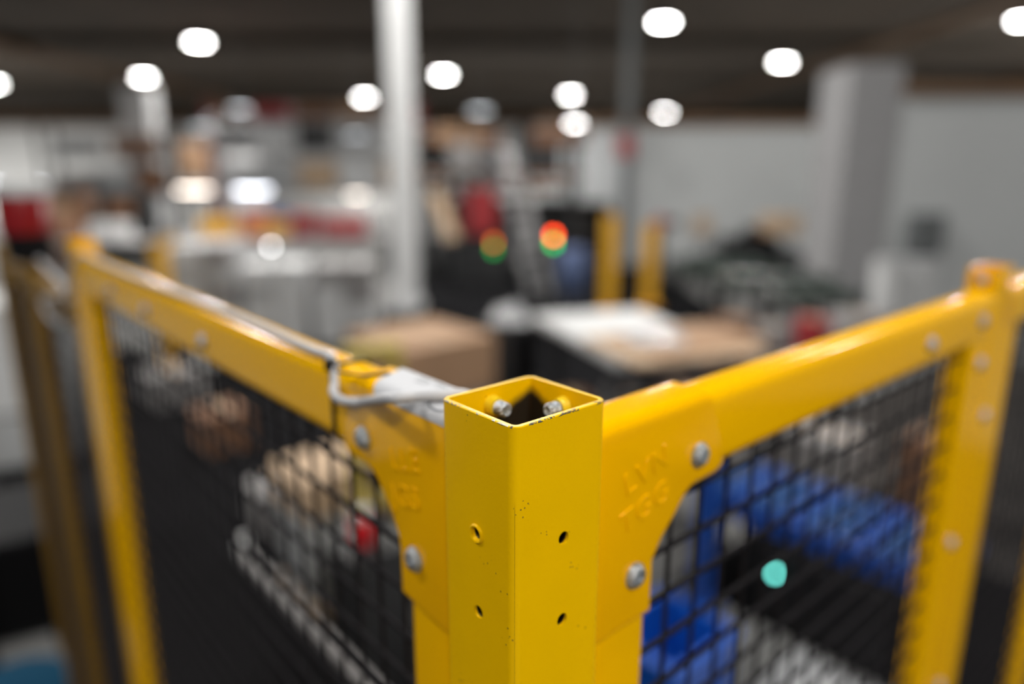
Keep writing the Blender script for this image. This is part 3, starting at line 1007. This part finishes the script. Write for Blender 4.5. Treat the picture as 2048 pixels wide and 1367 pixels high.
# ------------------------------------------------------------------ seen through the right mesh
mt_ = BM(); box(mt_, (3.3, 1.0, 0.003), (1.3, 1.5, 0.006))  # black sheet added to darken the floor below the rollers
o = link('black_sheet', mt_, M['mat_']); o.location = G(0, 0, 0); o.rotation_euler = (0, 0, TH)
tag(o, 'black sheet darkening the floor under the blue roller conveyor', 'floor mat')
# blue roller conveyor
rc = thing('roller_conveyor', 'conveyor with a row of blue rollers seen through the right mesh', 'conveyor', (2.95, 1.15, 0), 'G')
ZR = 0.50
for sx in (2.72, 3.18):
    b = BM(); box(b, (sx, 1.11, ZR - 0.01), (0.04, 1.1, 0.10), bev=0.004); link('side_frame', b, M['bluep'], rc)
for i in range(11):
    y = 0.61 + i * 0.1
    b = BM(); cyl(b, (2.735, y, ZR + 0.02), (3.165, y, ZR + 0.02), 0.036, 14); link('roller', b, M['bluel' if i % 3 else 'bluebox'], rc, smooth=40)
for sx in (2.72, 3.18):
    for sy in (0.6, 1.11, 1.62):
        b = BM(); box(b, (sx, sy, (ZR - 0.04) / 2 + 0.008), (0.05, 0.05, ZR - 0.056)); link('leg', b, M['dark'], rc)
for lb, bb, aa, sz, mk in [('brown carton on the floor beyond the blue rollers, by the far right post', 4.6, 1.15, (.4, .4, .45), 'cardd'), ('grey carton on the floor beyond the blue rollers', 4.3, 1.75, (.4, .4, .4), 'greybox'),
                           ('pale carton on the floor beyond the near end of the blue rollers', 4.05, 2.5, (.4, .4, .35), 'greybox')]:
    p = G(bb, aa, 0)
    carton(lb, (p.x, p.y, 0.003), sz, M[mk])
# blue steel post in front of it
g1 = solve(1424, 1190, 'z', 0.0)
g1.x -= 0.11
t = thing('machine_post', 'upright blue steel post standing behind the right corner bracket', 'post', (g1.x, g1.y, 0), 'G')
b = BM(); box(b, (g1.x, g1.y, 0.46), (0.085, 0.085, 0.88), bev=0.012); link('column', b, M['bluep'], t)
b = BM(); box(b, (g1.x, g1.y, 0.01), (0.16, 0.16, 0.02), bev=0.003); link('base_plate', b, M['bluep'], t)
b = BM(); box(b, (g1.x, g1.y, 0.907), (0.095, 0.095, 0.014), bev=0.004); link('end_cap', b, M['black'], t)
g1 = solve(1345, 1255, 'z', 0.3); w1 = G(g1.x, g1.y, 0)
crate('blue plastic crate on the floor just behind the right-hand upright of the corner', (w1.x - 0.02, w1.y, 0), (0.40, 0.36, 0.30), M['bluebox'])
# white film on the floor
w1 = G(2.30, 0.66, 0)
heap('plastic_film', 'wide heap of crumpled white plastic film on the floor behind the right mesh', 'plastic film', (w1.x, w1.y, 0.002), 0.3, 0.38, 0.12, 5, M['film']).rotation_euler = (0, 0, TH)
w1 = G(1.75, 0.75, 0)
heap('plastic_film', 'smaller heap of white plastic film beside the blue crate', 'plastic film', (w1.x, w1.y, 0.002), 0.13, 0.3, 0.10, 9, M['film']).rotation_euler = (0, 0, TH)
b = BM(); box(b, (2.66, 1.0, 0.24), (0.07, 0.6, 0.36), bev=0.01); jb = link('junction_box', b, M['black'], rc)
g1 = solve(1549, 1146, 'b', 2.62)
b = BM(); lathe(b, [(0, 0), (0.012, 0), (0.012, 0.015), (0.008, 0.02), (0, 0.021)], Matrix.Translation((2.626, g1.y, max(g1.z, 0.1))) @ Matrix.Rotation(-PI / 2, 4, 'Y'), 12); link('indicator_lamp', b, M['led'], jb)

# ------------------------------------------------------------------ pallets of pale goods, left middle
def goods(px, y, lb, nx=2, ny=2, nz=5, w_=0.5, h_=0.22, mts=('white', 'white', 'ltgrey', 'greybox'), rz=0.25, seed=1, grp='pale cartons stacked on pallets beyond the left rail'):
    rnd = random.Random(seed)
    p = at(px, 600, y)
    pallet('pallet under ' + lb, (p.x, p.y, 0), rz, nx * w_ + 0.05, ny * w_ + 0.02, M['dark'])
    c, s = math.cos(rz), math.sin(rz)
    wv = ['bottom', 'second', 'third', 'fourth', 'fifth', 'sixth']
    cn = {(0, 0): 'front left', (1, 0): 'front right', (0, 1): 'rear left', (1, 1): 'rear right', (2, 0): 'front outer right', (2, 1): 'rear outer right'}
    for k in range(nz):
        for i in range(nx):
            for j in range(ny):
                u, v = (i - (nx - 1) / 2) * w_, (j - (ny - 1) / 2) * w_
                boxstack('carton', '%s carton in the %s layer of %s' % (cn[(i, j)], wv[k], lb), 'box',
                         (p.x + u * c - v * s, p.y + u * s + v * c, 0.145 + k * h_), (w_ * 0.96, w_ * 0.96, h_ * 0.985), rz,
                         M[rnd.choice(mts)], M['white'], grp, flap=(k == nz - 1))


goods(425, 8.2, 'the leftmost pale stack', seed=2, rz=0.12, w_=0.34)
goods(560, 8.2, 'the middle pale stack', seed=5, rz=0.12, w_=0.34, nz=4)
goods(692, 8.2, 'the pale stack by the slim column', seed=8, rz=0.12, w_=0.34, nz=4)
# made-up glowing ball, stands in for a glint on the carton wrap
p = at(540, 492, 8.1)
t = thing('glint_lamp', 'small made-up white light above the pale cartons, standing in for a glint', 'lamp', (p.x, p.y, 1.031))
b = BM(); lathe(b, [(0, 0), (0.06, 0), (0.06, 0.01), (0, 0.01)], n=16); link('foot', b, M['dark'], t)
b = BM(); cyl(b, (0, 0, 0.009), (0, 0, p.z - 1.031), 0.008, 8); link('stem', b, M['dark'], t)
zz = p.z - 1.031
b = BM(); lathe(b, [(0, zz - 0.02), (0.016, zz - 0.016), (0.02, zz), (0.016, zz + 0.016), (0, zz + 0.02)], n=16); link('glint_ball', b, mat('glint_glow', (1, 1, 1), 0.5, emit=(1, 1, 1), es=16), t, smooth=60)

# ------------------------------------------------------------------ shelf benches with coloured boxes and strip lamps
def strip(px, py, y, ln, mt, lb, stand=True):
    p = at(px, py, y)
    t = thing('strip_lamp', lb, 'lamp', (p.x, p.y, 0))
    b = BM(); box(b, (0, 0, p.z), (ln, 0.05, 0.05), bev=0.012); link('tube', b, mt, t)
    b = BM(); box(b, (0, 0.03, p.z + 0.035), (ln + 0.06, 0.1, 0.02)); link('housing', b, M['dark'], t)
    for s in (-1, 1):
        b = BM(); box(b, (s * (ln / 2 + 0.02), 0.05, (p.z + 0.02) / 2), (0.02, 0.02, p.z + 0.02)); link('leg', b, M['steel'], t)
    return t


strip(386, 380, 15.4, 0.68, M['tubew'], 'warm strip lamp, left one of the bright pair over the benches')
strip(503, 381, 15.2, 0.68, M['tubec'], 'cool white strip lamp, right one of the bright pair over the benches')
strip(30, 372, 13.0, 0.95, M['tubec'], 'strip lamp glowing behind the red beacon at the left edge')
strip(712, 390, 16, 0.34, mat('faint_warm_tube', (1, 1, 1), 0.5, emit=(1, 0.85, 0.72), es=5), 'faint warm strip lamp just left of the slim column')


def bench(px, y, wdt, lb, rz=0.0, h=0.75, mt='greybox'):
    p = at(px, 500, y)
    t = thing('workbench', lb, 'workbench', (p.x, p.y, 0), rz=rz)
    b = BM(); box(b, (0, 0, h - 0.025), (wdt, 0.8, 0.05), bev=0.004, seg=1); link('bench_top', b, M[mt], t)
    for s in (-1, 1):
        for q in (-1, 1):
            b = BM(); box(b, (s * (wdt / 2 - 0.06), q * 0.33, (h - 0.05) / 2), (0.06, 0.06, h - 0.05)); link('leg', b, M['dark'], t)
    b = BM(); box(b, (0, 0, 0.25), (wdt - 0.15, 0.6, 0.03)); link('lower_shelf', b, M['dark'], t)
    return p


def on_bench(px, y, h, size, mk, lb, cat='box', name='storage_box'):
    p = at(px, 500, y)
    return boxstack(name, lb, cat, (p.x, p.y, h), size, 0.0, M[mk], M['card'])


bench(560, 14.2, 4.4, 'long steel bench carrying the orange and red boxes')
for px, sz, mk, lb in [(440, (.6, .4, .34), 'amber', 'ochre box at the left end of the long bench'), (515, (.45, .4, .42), 'orange', 'orange box next to the ochre one on the long bench'),
                       (560, (.35, .4, .30), 'amber', 'small ochre box between the orange and the red ones'),
                       (612, (.42, .4, .44), 'red', 'dark red box in the middle of the long bench'), (690, (.85, .4, .36), 'red', 'wide red box near the slim column on the long bench')]:
    on_bench(px, 14.2, 0.752, sz, mk, lb)
p = at(520, 408, 14.6)
on_bench(535, 14.6, 0.752, (1.0, 0.06, 0.5), 'bluep', 'dark blue board standing behind the boxes on the long bench', 'board', 'display_board')
bench(150, 12.5, 3.2, 'dark bench behind the first left post', h=0.85)
for px, sz, mk, lb in [(130, (.45, .4, .42), 'cardd', 'dark brown box on the dark bench by the beacon'), (225, (.55, .45, .28), 'white', 'white rounded bundle on the dark bench, behind the left post'),
                       (60, (.5, .4, .3), 'greybox', 'grey box on the dark bench, hidden in part by the beacon')]:
    on_bench(px, 12.5, 0.852, sz, mk, lb)
for px, y, wd, lb, mk in [(115, 15.5, 1.5, 'dark shelving unit behind the beacon bench', 'cardd'), (262, 15.5, 1.0, 'grey shelving unit just left of the ochre barrier posts', 'dark'), (1178, 11.4, 0.5, 'slim dark rack between the machine tower and the yellow barrier posts', 'dark')]:
    p = at(px, 500, y)
    t = thing('shelving_unit', lb, 'shelves', (p.x, p.y, 0))
    hh = 1.55
    for s_ in (-1, 1):
        b = BM(); box(b, (s_ * wd / 2, 0, hh / 2), (0.04, 0.5, hh)); link('side_panel', b, M[mk], t)
    b = BM(); box(b, (0, 0.24, hh / 2), (wd - 0.04, 0.02, hh)); link('back_panel', b, M[mk], t)
    for z_ in (0.1, 0.58, 1.06, hh - 0.02):
        b = BM(); box(b, (0, 0, z_), (wd - 0.05, 0.46, 0.04)); link('shelf', b, M[mk], t)
for px, y, z_, sz, mk, lb in [(95, 15.45, 1.08, (.4, .35, .3), 'greybox', 'grey box on the upper shelf behind the beacon bench'), (140, 15.45, 1.08, (.35, .35, .32), 'card', 'brown box on the upper shelf behind the beacon bench'),
                              (255, 15.45, 1.08, (.5, .35, .3), 'cardd', 'dark brown box on the grey shelving unit')]:
    p = at(px, 500, y)
    boxstack('storage_box', lb, 'box', (p.x, y, z_ + 0.001), sz, 0, M[mk])
# ochre posts left
for px, y, h, lb in [(322, 7.2, 1.35, 'ochre barrier post left of the pale cartons'), (345, 9.5, 1.2, 'second ochre barrier post just behind the first, left of the pale cartons'),
                     (1216, 10.3, 1.42, 'tall yellow barrier post to the right of the signal lamps'), (1296, 10.8, 1.25, 'shorter yellow barrier post beside the dark machine')]:
    p = at(px, 560, y)
    t = thing('barrier_post', lb, 'post', (p.x, p.y, 0))
    wd = 0.13 if px < 400 else 0.19
    b = BM(); box(b, (0, 0, h / 2 + 0.01), (wd, 0.12, h), bev=0.01); link('column', b, M['amber'], t)
    b = BM(); box(b, (0, 0, 0.01), (wd + 0.14, 0.28, 0.02)); link('base_plate', b, M['amber'], t)
    b = BM(); box(b, (0, 0, h + 0.015), (wd + 0.01, 0.13, 0.012)); link('end_cap', b, M['black'], t)

# high storage rack far left behind with brown boxes
def rack(px, y, wdt, levels, lb, dz, dep=0.9, rz=0.0, mt='dark'):
    p = at(px, 400, y)
    t = thing('storage_rack', lb, 'rack', (p.x, p.y, 0), rz=rz)
    H = levels[-1] + dz
    for s in (-1, 1):
        for q in (-1, 1):
            b = BM(); box(b, (s * wdt / 2, q * dep / 2, H / 2), (0.09, 0.09, H)); link('upright', b, M[mt], t)
    for z in levels:
        b = BM(); box(b, (0, 0, z - 0.04), (wdt - 0.1, dep, 0.08)); link('shelf', b, M['steel'], t)
    return p


p = rack(230, 24, 4.0, [1.2, 2.4], 'storage rack far behind the left post', 0.9)
for i, (dx, z, sz, mk, nm) in enumerate([(-1.2, 1.2, (1.1, .8, .7), 'greybox', 'grey'), (0.2, 1.2, (1.0, .8, .8), 'ltgrey', 'pale grey'), (1.3, 1.2, (.7, .8, .9), 'cardd', 'dark brown'),
                                         (-1.0, 2.4, (1.2, .8, .5), 'ltgrey', 'light'), (0.9, 2.4, (1.2, .8, .6), 'cardd', 'brown')]):
    boxstack('storage_box', '%s box on the %s shelf of the rack behind the left post' % (nm, 'upper' if z > 2 else 'lower'), 'box', (p.x + dx, p.y, z + 0.001), sz, 0, M[mk])
p = rack(640, 27, 7.5, [1.3, 2.6, 3.7], 'long storage rack behind the slim white column', 0.6, mt='red')
k = 0
for z, row in [(1.3, ['white', 'ltgrey', 'card2', 'white', 'card2']), (2.6, ['ltgrey', 'white', 'dark', 'ltgrey', 'white']), (3.7, ['cardd', 'red', 'cardd', 'card', 'cardd'])]:
    for i, mk in enumerate(row):
        wv = ['first', 'second', 'third', 'fourth', 'fifth'][i]
        boxstack('storage_box', '%s box from the left on the %s shelf of the long rack' % (wv, {1.3: 'lowest', 2.6: 'middle', 3.7: 'top'}[z]), 'box',
                 (p.x - 3.0 + i * 1.5, p.y, z + 0.001), (1.25, .8, 0.95 if z < 3 else 0.5), 0, M[mk], group='boxes on the long rack')

# cardboard box high on the left pillar region
p = at(400, 325, 26)
p = rack(395, 30, 2.0, [1.6], 'narrow rack between the two left pillars', 1.6)
boxstack('storage_box', 'tall light brown box on the narrow rack between the two left pillars', 'box', (p.x, p.y, 1.601), (1.1, .8, 1.4), 0, M['card'])

# ------------------------------------------------------------------ tall palletising machine in the centre
Ym = 13.0
def mp(px, py, y=Ym):
    return at(px, py, y)
p = mp(985, 500)
mx, my = p.x, p.y
t = thing('palletising_machine', 'tall dark machine tower with hopper, chutes and red cabinet amid the hall', 'machine', (mx, my, 0))
def loc(px, py, y=Ym):
    q_ = at(px, py, y)
    return Vector((q_.x - mx, q_.y - my, q_.z))
def mbox(nm, px0, py0, px1, py1, dep, mk, y=Ym, bev=0.02):
    a_, c_ = loc(px0, py0, y), loc(px1, py1, y)
    bm = BM(); box(bm, ((a_.x + c_.x) / 2, a_.y + dep / 2, (a_.z + c_.z) / 2), (abs(c_.x - a_.x), dep, abs(a_.z - c_.z)), bev=bev, seg=1)
    return link(nm, bm, M[mk], t)
for px in (838, 925, 1045, 1150):
    for dd in (0.0, 1.6):
        q_ = loc(px, 300)
        hh = 2.75
        b = BM(); box(b, (q_.x, dd, hh / 2), (0.1, 0.1, hh)); link('upright', b, M['dark'], t)
mbox('upper_platform', 825, 345, 1165, 358, 1.7, 'cardd')
mbox('top_box', 870, 252, 955, 290, 0.8, 'card')
mbox('motor', 838, 285, 905, 335, 0.6, 'black')
mbox('top_panel', 1062, 258, 1170, 290, 0.7, 'cardd')
mbox('upper_cabinet', 1035, 292, 1120, 345, 0.9, 'dark')
mbox('rear_panel', 830, 262, 1000, 300, 0.3, 'cardd', y=Ym + 1.2)
mbox('red_cabinet', 915, 378, 990, 470, 0.6, 'red')
mbox('lower_cabinet', 900, 480, 1030, 600, 0.9, 'dark')
mbox('side_cabinet', 835, 480, 895, 590, 0.8, 'dark')
mbox('guard_plate', 1045, 370, 1120, 382, 0.8, 'cardd')
mbox('machine_base', 1040, 500, 1130, 640, 0.8, 'dark', y=Ym - 0.6)
mbox('rear_cabinet', 880, 400, 1040, 480, 0.5, 'dark', y=Ym + 0.9)
mbox('rear_cabinet', 1065, 400, 1150, 510, 0.4, 'dark', y=Ym + 0.9)
mbox('pipe_duct', 1030, 250, 1062, 370, 0.3, 'dark', y=Ym + 0.3)
mbox('pipe_duct', 880, 310, 900, 480, 0.3, 'cardd', y=Ym + 0.5)
# grey hopper
q_ = loc(975, 330)
b = BM(); lathe(b, [(0, -0.45), (0.12, -0.45), (0.28, -0.1), (0.28, 0.3), (0, 0.3)], Matrix.Translation((q_.x, 0.2, q_.z)), 20); link('hopper', b, M['steel'], t, smooth=40)
q_ = loc(925, 318)
b = BM(); box(b, (q_.x, 0.1, q_.z), (0.5, 0.6, 0.5), bev=0.04); link('grey_hood', b, M['greybox'], t)
# chutes
def chute(nm, x0, y0, x1, y1, wd, mk, ya=Ym - 0.25, yb=Ym - 0.7):
    A_, B_ = loc(x0, y0, ya), loc(x1, y1, yb)
    d_ = B_ - A_
    R_ = d_.to_track_quat('Z', 'Y').to_matrix().to_4x4()
    bm = BM(); box(bm, (A_ + B_) / 2, (wd, 0.1, d_.length), rot=R_, bev=0.01, seg=1)
    return link(nm, bm, M[mk], t)
chute('chute', 868, 385, 905, 480, 0.22, 'card2')
chute('chute', 862, 420, 872, 520, 0.14, 'black')
# ladder
A0, A1 = loc(1008, 290, Ym - 0.1), loc(1085, 620, Ym - 1.4)
for s in (-0.16, 0.16):
    d_ = A1 - A0
    R_ = d_.to_track_quat('Z', 'Y').to_matrix().to_4x4()
    b = BM(); box(b, (A0 + A1) / 2 + Vector((s, 0, 0)), (0.09, 0.06, d_.length), rot=R_); link('ladder_rail', b, M['steel'], t)
for i in range(11):
    c_ = A0 + (A1 - A0) * ((i + 0.5) / 11)
    b = BM(); cyl(b, c_ - Vector((0.16, 0, 0)), c_ + Vector((0.16, 0, 0)), 0.02, 8); link('rung', b, M['steel'], t)
# signal lamps
def signal(px, py, y, lb, lit):
    p_ = at(px, py, y)
    tt = thing('signal_tower', lb, 'signal lamp', (p_.x, p_.y, 0))
    r_ = 0.028
    b_ = BM(); cyl(b_, (0, 0, 0), (0, 0, p_.z - 0.14), 0.014, 10); link('pole', b_, M['dark'], tt)
    b_ = BM(); lathe(b_, [(0, 0), (0.09, 0), (0.09, 0.012), (0, 0.012)], n=16); link('foot', b_, M['dark'], tt)
    for i, (nm, mm) in enumerate(lit):
        z0 = p_.z - i * 0.105
        b_ = BM(); cyl(b_, (0, 0, z0 - 0.035), (0, 0, z0 + 0.035), r_, 16); link(nm, b_, mm, tt)
    b_ = BM(); lathe(b_, [(0, 0), (r_ * 1.1, 0), (r_ * 1.1, 0.02), (0, 0.03)], Matrix.Translation((0, 0, p_.z + 0.035)), 16); link('cap', b_, M['black'], tt)
signal(1105, 470, 9.4, 'lit signal tower glowing red over green in front of the machine tower', [('red_lamp', M['sigred']), ('green_lamp', M['siggr'])])
signal(985, 484, 9.8, 'dimmer signal tower with a dull orange lamp, left of the brightly lit one', [('orange_lamp', mat('dim_orange_lens', (1, .3, .05), .5, emit=(1, .2, .03), es=5)), ('green_lamp', mat('dim_green_lens', (0, .5, .1), .5, emit=(0, 1, .15), es=2.0))])

# blue drum with dark foot
p = at(1144, 560, 9.0)
t = thing('plastic_drum', 'muted blue drum on a dark stand between the signal tower and the yellow post', 'drum', (p.x, p.y, 0))
b = BM(); box(b, (0, 0, 0.26), (0.4, 0.4, 0.52), bev=0.01); link('stand', b, M['dark'], t)
b = BM(); lathe(b, [(0, 0.52), (0.17, 0.52), (0.19, 0.55), (0.19, 0.78), (0.2, 0.8), (0.19, 0.82), (0.18, 1.05), (0.15, 1.09), (0, 1.09)], n=24); link('barrel', b, M['denim'], t, smooth=40)

# ------------------------------------------------------------------ dark machines and conveyors on the right
p = at(1500, 500, 13.5)
t = thing('packing_machine', 'black stepped machine with a raised arm against the pale right wall', 'machine', (p.x, p.y, 0))
mx, my = p.x, p.y
mbox('body', 1450, 505, 1610, 585, 1.2, 'dark', y=13.5)
mbox('shoulder', 1460, 478, 1560, 510, 0.8, 'black', y=13.5)
mbox('head', 1505, 455, 1545, 482, 0.6, 'black', y=13.5)
mbox('infeed', 1395, 520, 1460, 560, 0.8, 'black', y=13.5)
A0, A1 = loc(1515, 465, 13.5), loc(1570, 445, 13.3)
d_ = A1 - A0
b = BM(); box(b, (A0 + A1) / 2, (0.12, 0.12, d_.length), rot=d_.to_track_quat('Z', 'Y').to_matrix().to_4x4()); link('arm', b, M['cardd'], t)
mbox('tan_hood', 1535, 432, 1600, 470, 0.5, 'card2', y=13.2)
for px in (1400, 1450, 1605):
    q_ = loc(px, 560, 13.5)
    b = BM(); box(b, (q_.x, 0.3, 0.2), (0.1, 0.5, 0.4)); link('leg', b, M['dark'], t)
for px0, px1, y, h, rz, lb in [(1345, 1520, 11.0, 0.62, 0.06, 'green-framed conveyor nearest the shorter yellow post'), (1430, 1650, 9.6, 0.62, 0.0, 'green-framed conveyor in front of the black stepped machine'),
                               (1540, 1705, 8.6, 0.60, -0.06, 'green-framed conveyor running towards the far right post')]:
    a_, c_ = at(px0, 560, y), at(px1, 560, y)
    mx, my = (a_.x + c_.x) / 2, y
    L_ = c_.x - a_.x
    t = thing('conveyor', lb, 'conveyor', (mx, my, 0), rz=rz)
    for s in (-1, 1):
        b = BM(); box(b, (0, s * 0.3, h), (L_, 0.05, 0.14)); link('side_frame', b, M['green'], t)
        for q in (-1, 0, 1):
            b = BM(); box(b, (q * L_ * 0.45, s * 0.3, h / 2 - 0.04), (0.06, 0.06, h - 0.08)); link('leg', b, M['dark'], t)
    n_ = int(L_ / 0.14)
    for i in range(n_):
        x_ = -L_ / 2 + (i + 0.5) * L_ / n_
        b = BM(); cyl(b, (x_, -0.28, h + 0.02), (x_, 0.28, h + 0.02), 0.035, 8); link('roller', b, M['dark' if i % 2 else 'steel'], t, smooth=40)
for px, py, y, sz, mk, lb in [(1465, 640, 7.0, (.32, .3, .62), 'cardd', 'brown box standing in front of the green conveyors, above the white table'), (1540, 640, 7.2, (.34, .3, .5), 'greybox', 'grey-brown box right of the brown one'),
                              (1625, 640, 7.0, (.22, .3, .62), 'red', 'dark red box above the middle of the right rail'), (1720, 620, 7.6, (.6, .4, .55), 'greybox', 'wide grey box just above the right rail'),
                              (1390, 640, 7.6, (.3, .3, .4), 'greybox', 'small grey box left of the brown one')]:
    p = at(px, py, y)
    boxstack('storage_box', lb, 'box', (p.x, p.y, 0), sz, 0.2, M[mk])
for px, y, sz, lb in [(1775, 8.5, (.4, .35, .98), 'left one of two tall white tubs below the grey wall cabinet'), (1835, 8.7, (.4, .35, .95), 'right one of two tall white tubs below the grey wall cabinet')]:
    p = at(px, 560, y)
    t = thing('tall_tub', lb, 'tub', (p.x, p.y, 0))
    b = BM(); lathe(b, [(0, 0), (sz[0] * .4, 0), (sz[0] * .5, sz[2]), (sz[0] * .53, sz[2]), (sz[0] * .53, sz[2] + .02), (sz[0] * .46, sz[2] + .02), (sz[0] * .4, .05), (0, .05)], n=20); link('tub', b, M['white'], t, smooth=40)
    b = BM(); lathe(b, [(0, sz[2] + .02), (sz[0] * .54, sz[2] + .02), (sz[0] * .54, sz[2] + .04), (0, sz[2] + .05)], n=20); link('lid', b, M['ltgrey'], t, smooth=40)
p = at(1848, 468, 9.9)
t = thing('wall_cabinet', 'grey two-door cabinet hung on the pale right wall', 'cabinet', (p.x, 9.9, p.z))
b = BM(); box(b, (0, 0, 0), (0.42, 0.22, 0.56), bev=0.008); link('body', b, M['cabgrey'], t)
for s in (-1, 1):
    d1_ = BM(); box(d1_, (s * 0.102, -0.117, 0), (0.19, 0.015, 0.52), bev=0.003, seg=1); dd_ = link('door', d1_, M['cabgrey'], t)
    b = BM(); box(b, (s * 0.03, -0.13, 0), (0.012, 0.015, 0.08)); link('handle', b, M['steel'], dd_)
p = at(1402, 448, 15.9)
t = thing('notice_board', 'small tan notice board on a thin stand by the pale wall', 'board', (p.x, p.y, 0))
b = BM(); box(b, (0, 0, p.z), (0.36, 0.04, 0.4)); link('board', b, M['card2'], t)
b = BM(); box(b, (0, 0.035, p.z / 2), (0.05, 0.03, p.z)); link('stand', b, M['steel'], t)
b = BM(); box(b, (0, 0.035, 0.01), (0.4, 0.3, 0.02)); link('foot', b, M['steel'], t)
p = at(1318, 440, 12.5)
t = thing('robot_arm', 'small dark robot arm raised behind the shorter yellow barrier post', 'robot', (p.x, p.y, 0))
b = BM(); lathe(b, [(0, 0), (0.16, 0), (0.16, 0.3), (0.1, 0.36), (0.1, 0.7), (0, 0.7)], n=16); link('pedestal', b, M['dark'], t, smooth=40)
b = BM(); box(b, (0.0, 0, 0.92), (0.12, 0.12, 0.5), bev=0.02); link('lower_arm', b, M['black'], t)
b = BM(); box(b, (0.14, 0, 1.14), (0.4, 0.11, 0.12), bev=0.02); link('upper_arm', b, M['dark'], t)
b = BM(); cyl(b, (0, -0.1, 1.14), (0, 0.1, 1.14), 0.1, 16); link('joint', b, M['red'], t, smooth=40)
# red sign on the far thin column
p = at(1250, 292, 15.9)
t = thing('hanging_sign', 'faded red sign fixed to the thin far column', 'sign', (p.x, 15.99, p.z))
b = BM(); box(b, (0, 0, 0), (0.36, 0.04, 0.42), bev=0.01); link('plate', b, M['red'], t)
b = BM(); box(b, (0, 0.025, 0), (0.22, 0.02, 0.5)); link('bracket', b, M['steel'], t)

# ------------------------------------------------------------------ left edge, outside the cell
p = Vector((-3.55, 4.75, 0))
pallet('dark pallet under the white boxes at the left edge', (p.x, p.y, 0), 0.5, 1.0, 0.9, M['mat_'])
for k, (lb, sz, mk) in enumerate([('bottom white box of the stack at the left edge', (0.86, 0.8, 0.34), 'ltgrey'), ('middle white box of the stack at the left edge', (0.88, 0.8, 0.36), 'white'), ('top white box of the stack at the left edge', (0.86, 0.78, 0.36), 'white')]):
    boxstack('carton', lb, 'box', (p.x, p.y, 0.146 + k * 0.3665), sz, 0.5, M[mk], M['ltgrey'])
t = thing('steel_cabinet', 'low cabinet, blackened to hold the shade on the floor in front of the white boxes at the left edge', 'cabinet', (-2.45, 3.1, 0), rz=0.55)
b = BM(); box(b, (0, 0, 0.26), (1.1, 0.7, 0.48), bev=0.01); link('body', b, M['black'], t)  # black colour stands in for the shade on this dark floor
b = BM(); box(b, (0, -0.355, 0.26), (1.0, 0.012, 0.42), bev=0.003, seg=1); link('door', b, M['mat_'], t)
b = BM(); box(b, (0, 0, 0.01), (1.04, 0.64, 0.02)); link('plinth', b, M['black'], t)
p = solve(25, 1368, 'z', 0.55); w1 = G(p.x, p.y, 0)
t = thing('bucket', 'petrol blue lidded drum in the bottom left corner of the view', 'drum', (w1.x, w1.y, 0))
b = BM(); lathe(b, [(0, 0), (0.12, 0), (0.15, 0.5), (0, 0.5)], n=28); link('tub', b, M['teal'], t, smooth=40)
b = BM(); lathe(b, [(0, 0.498), (0.157, 0.498), (0.157, 0.53), (0.14, 0.545), (0, 0.55)], n=28); link('lid', b, M['teal'], t, smooth=40)

# names: plain kind, Blender's own suffix for repeats
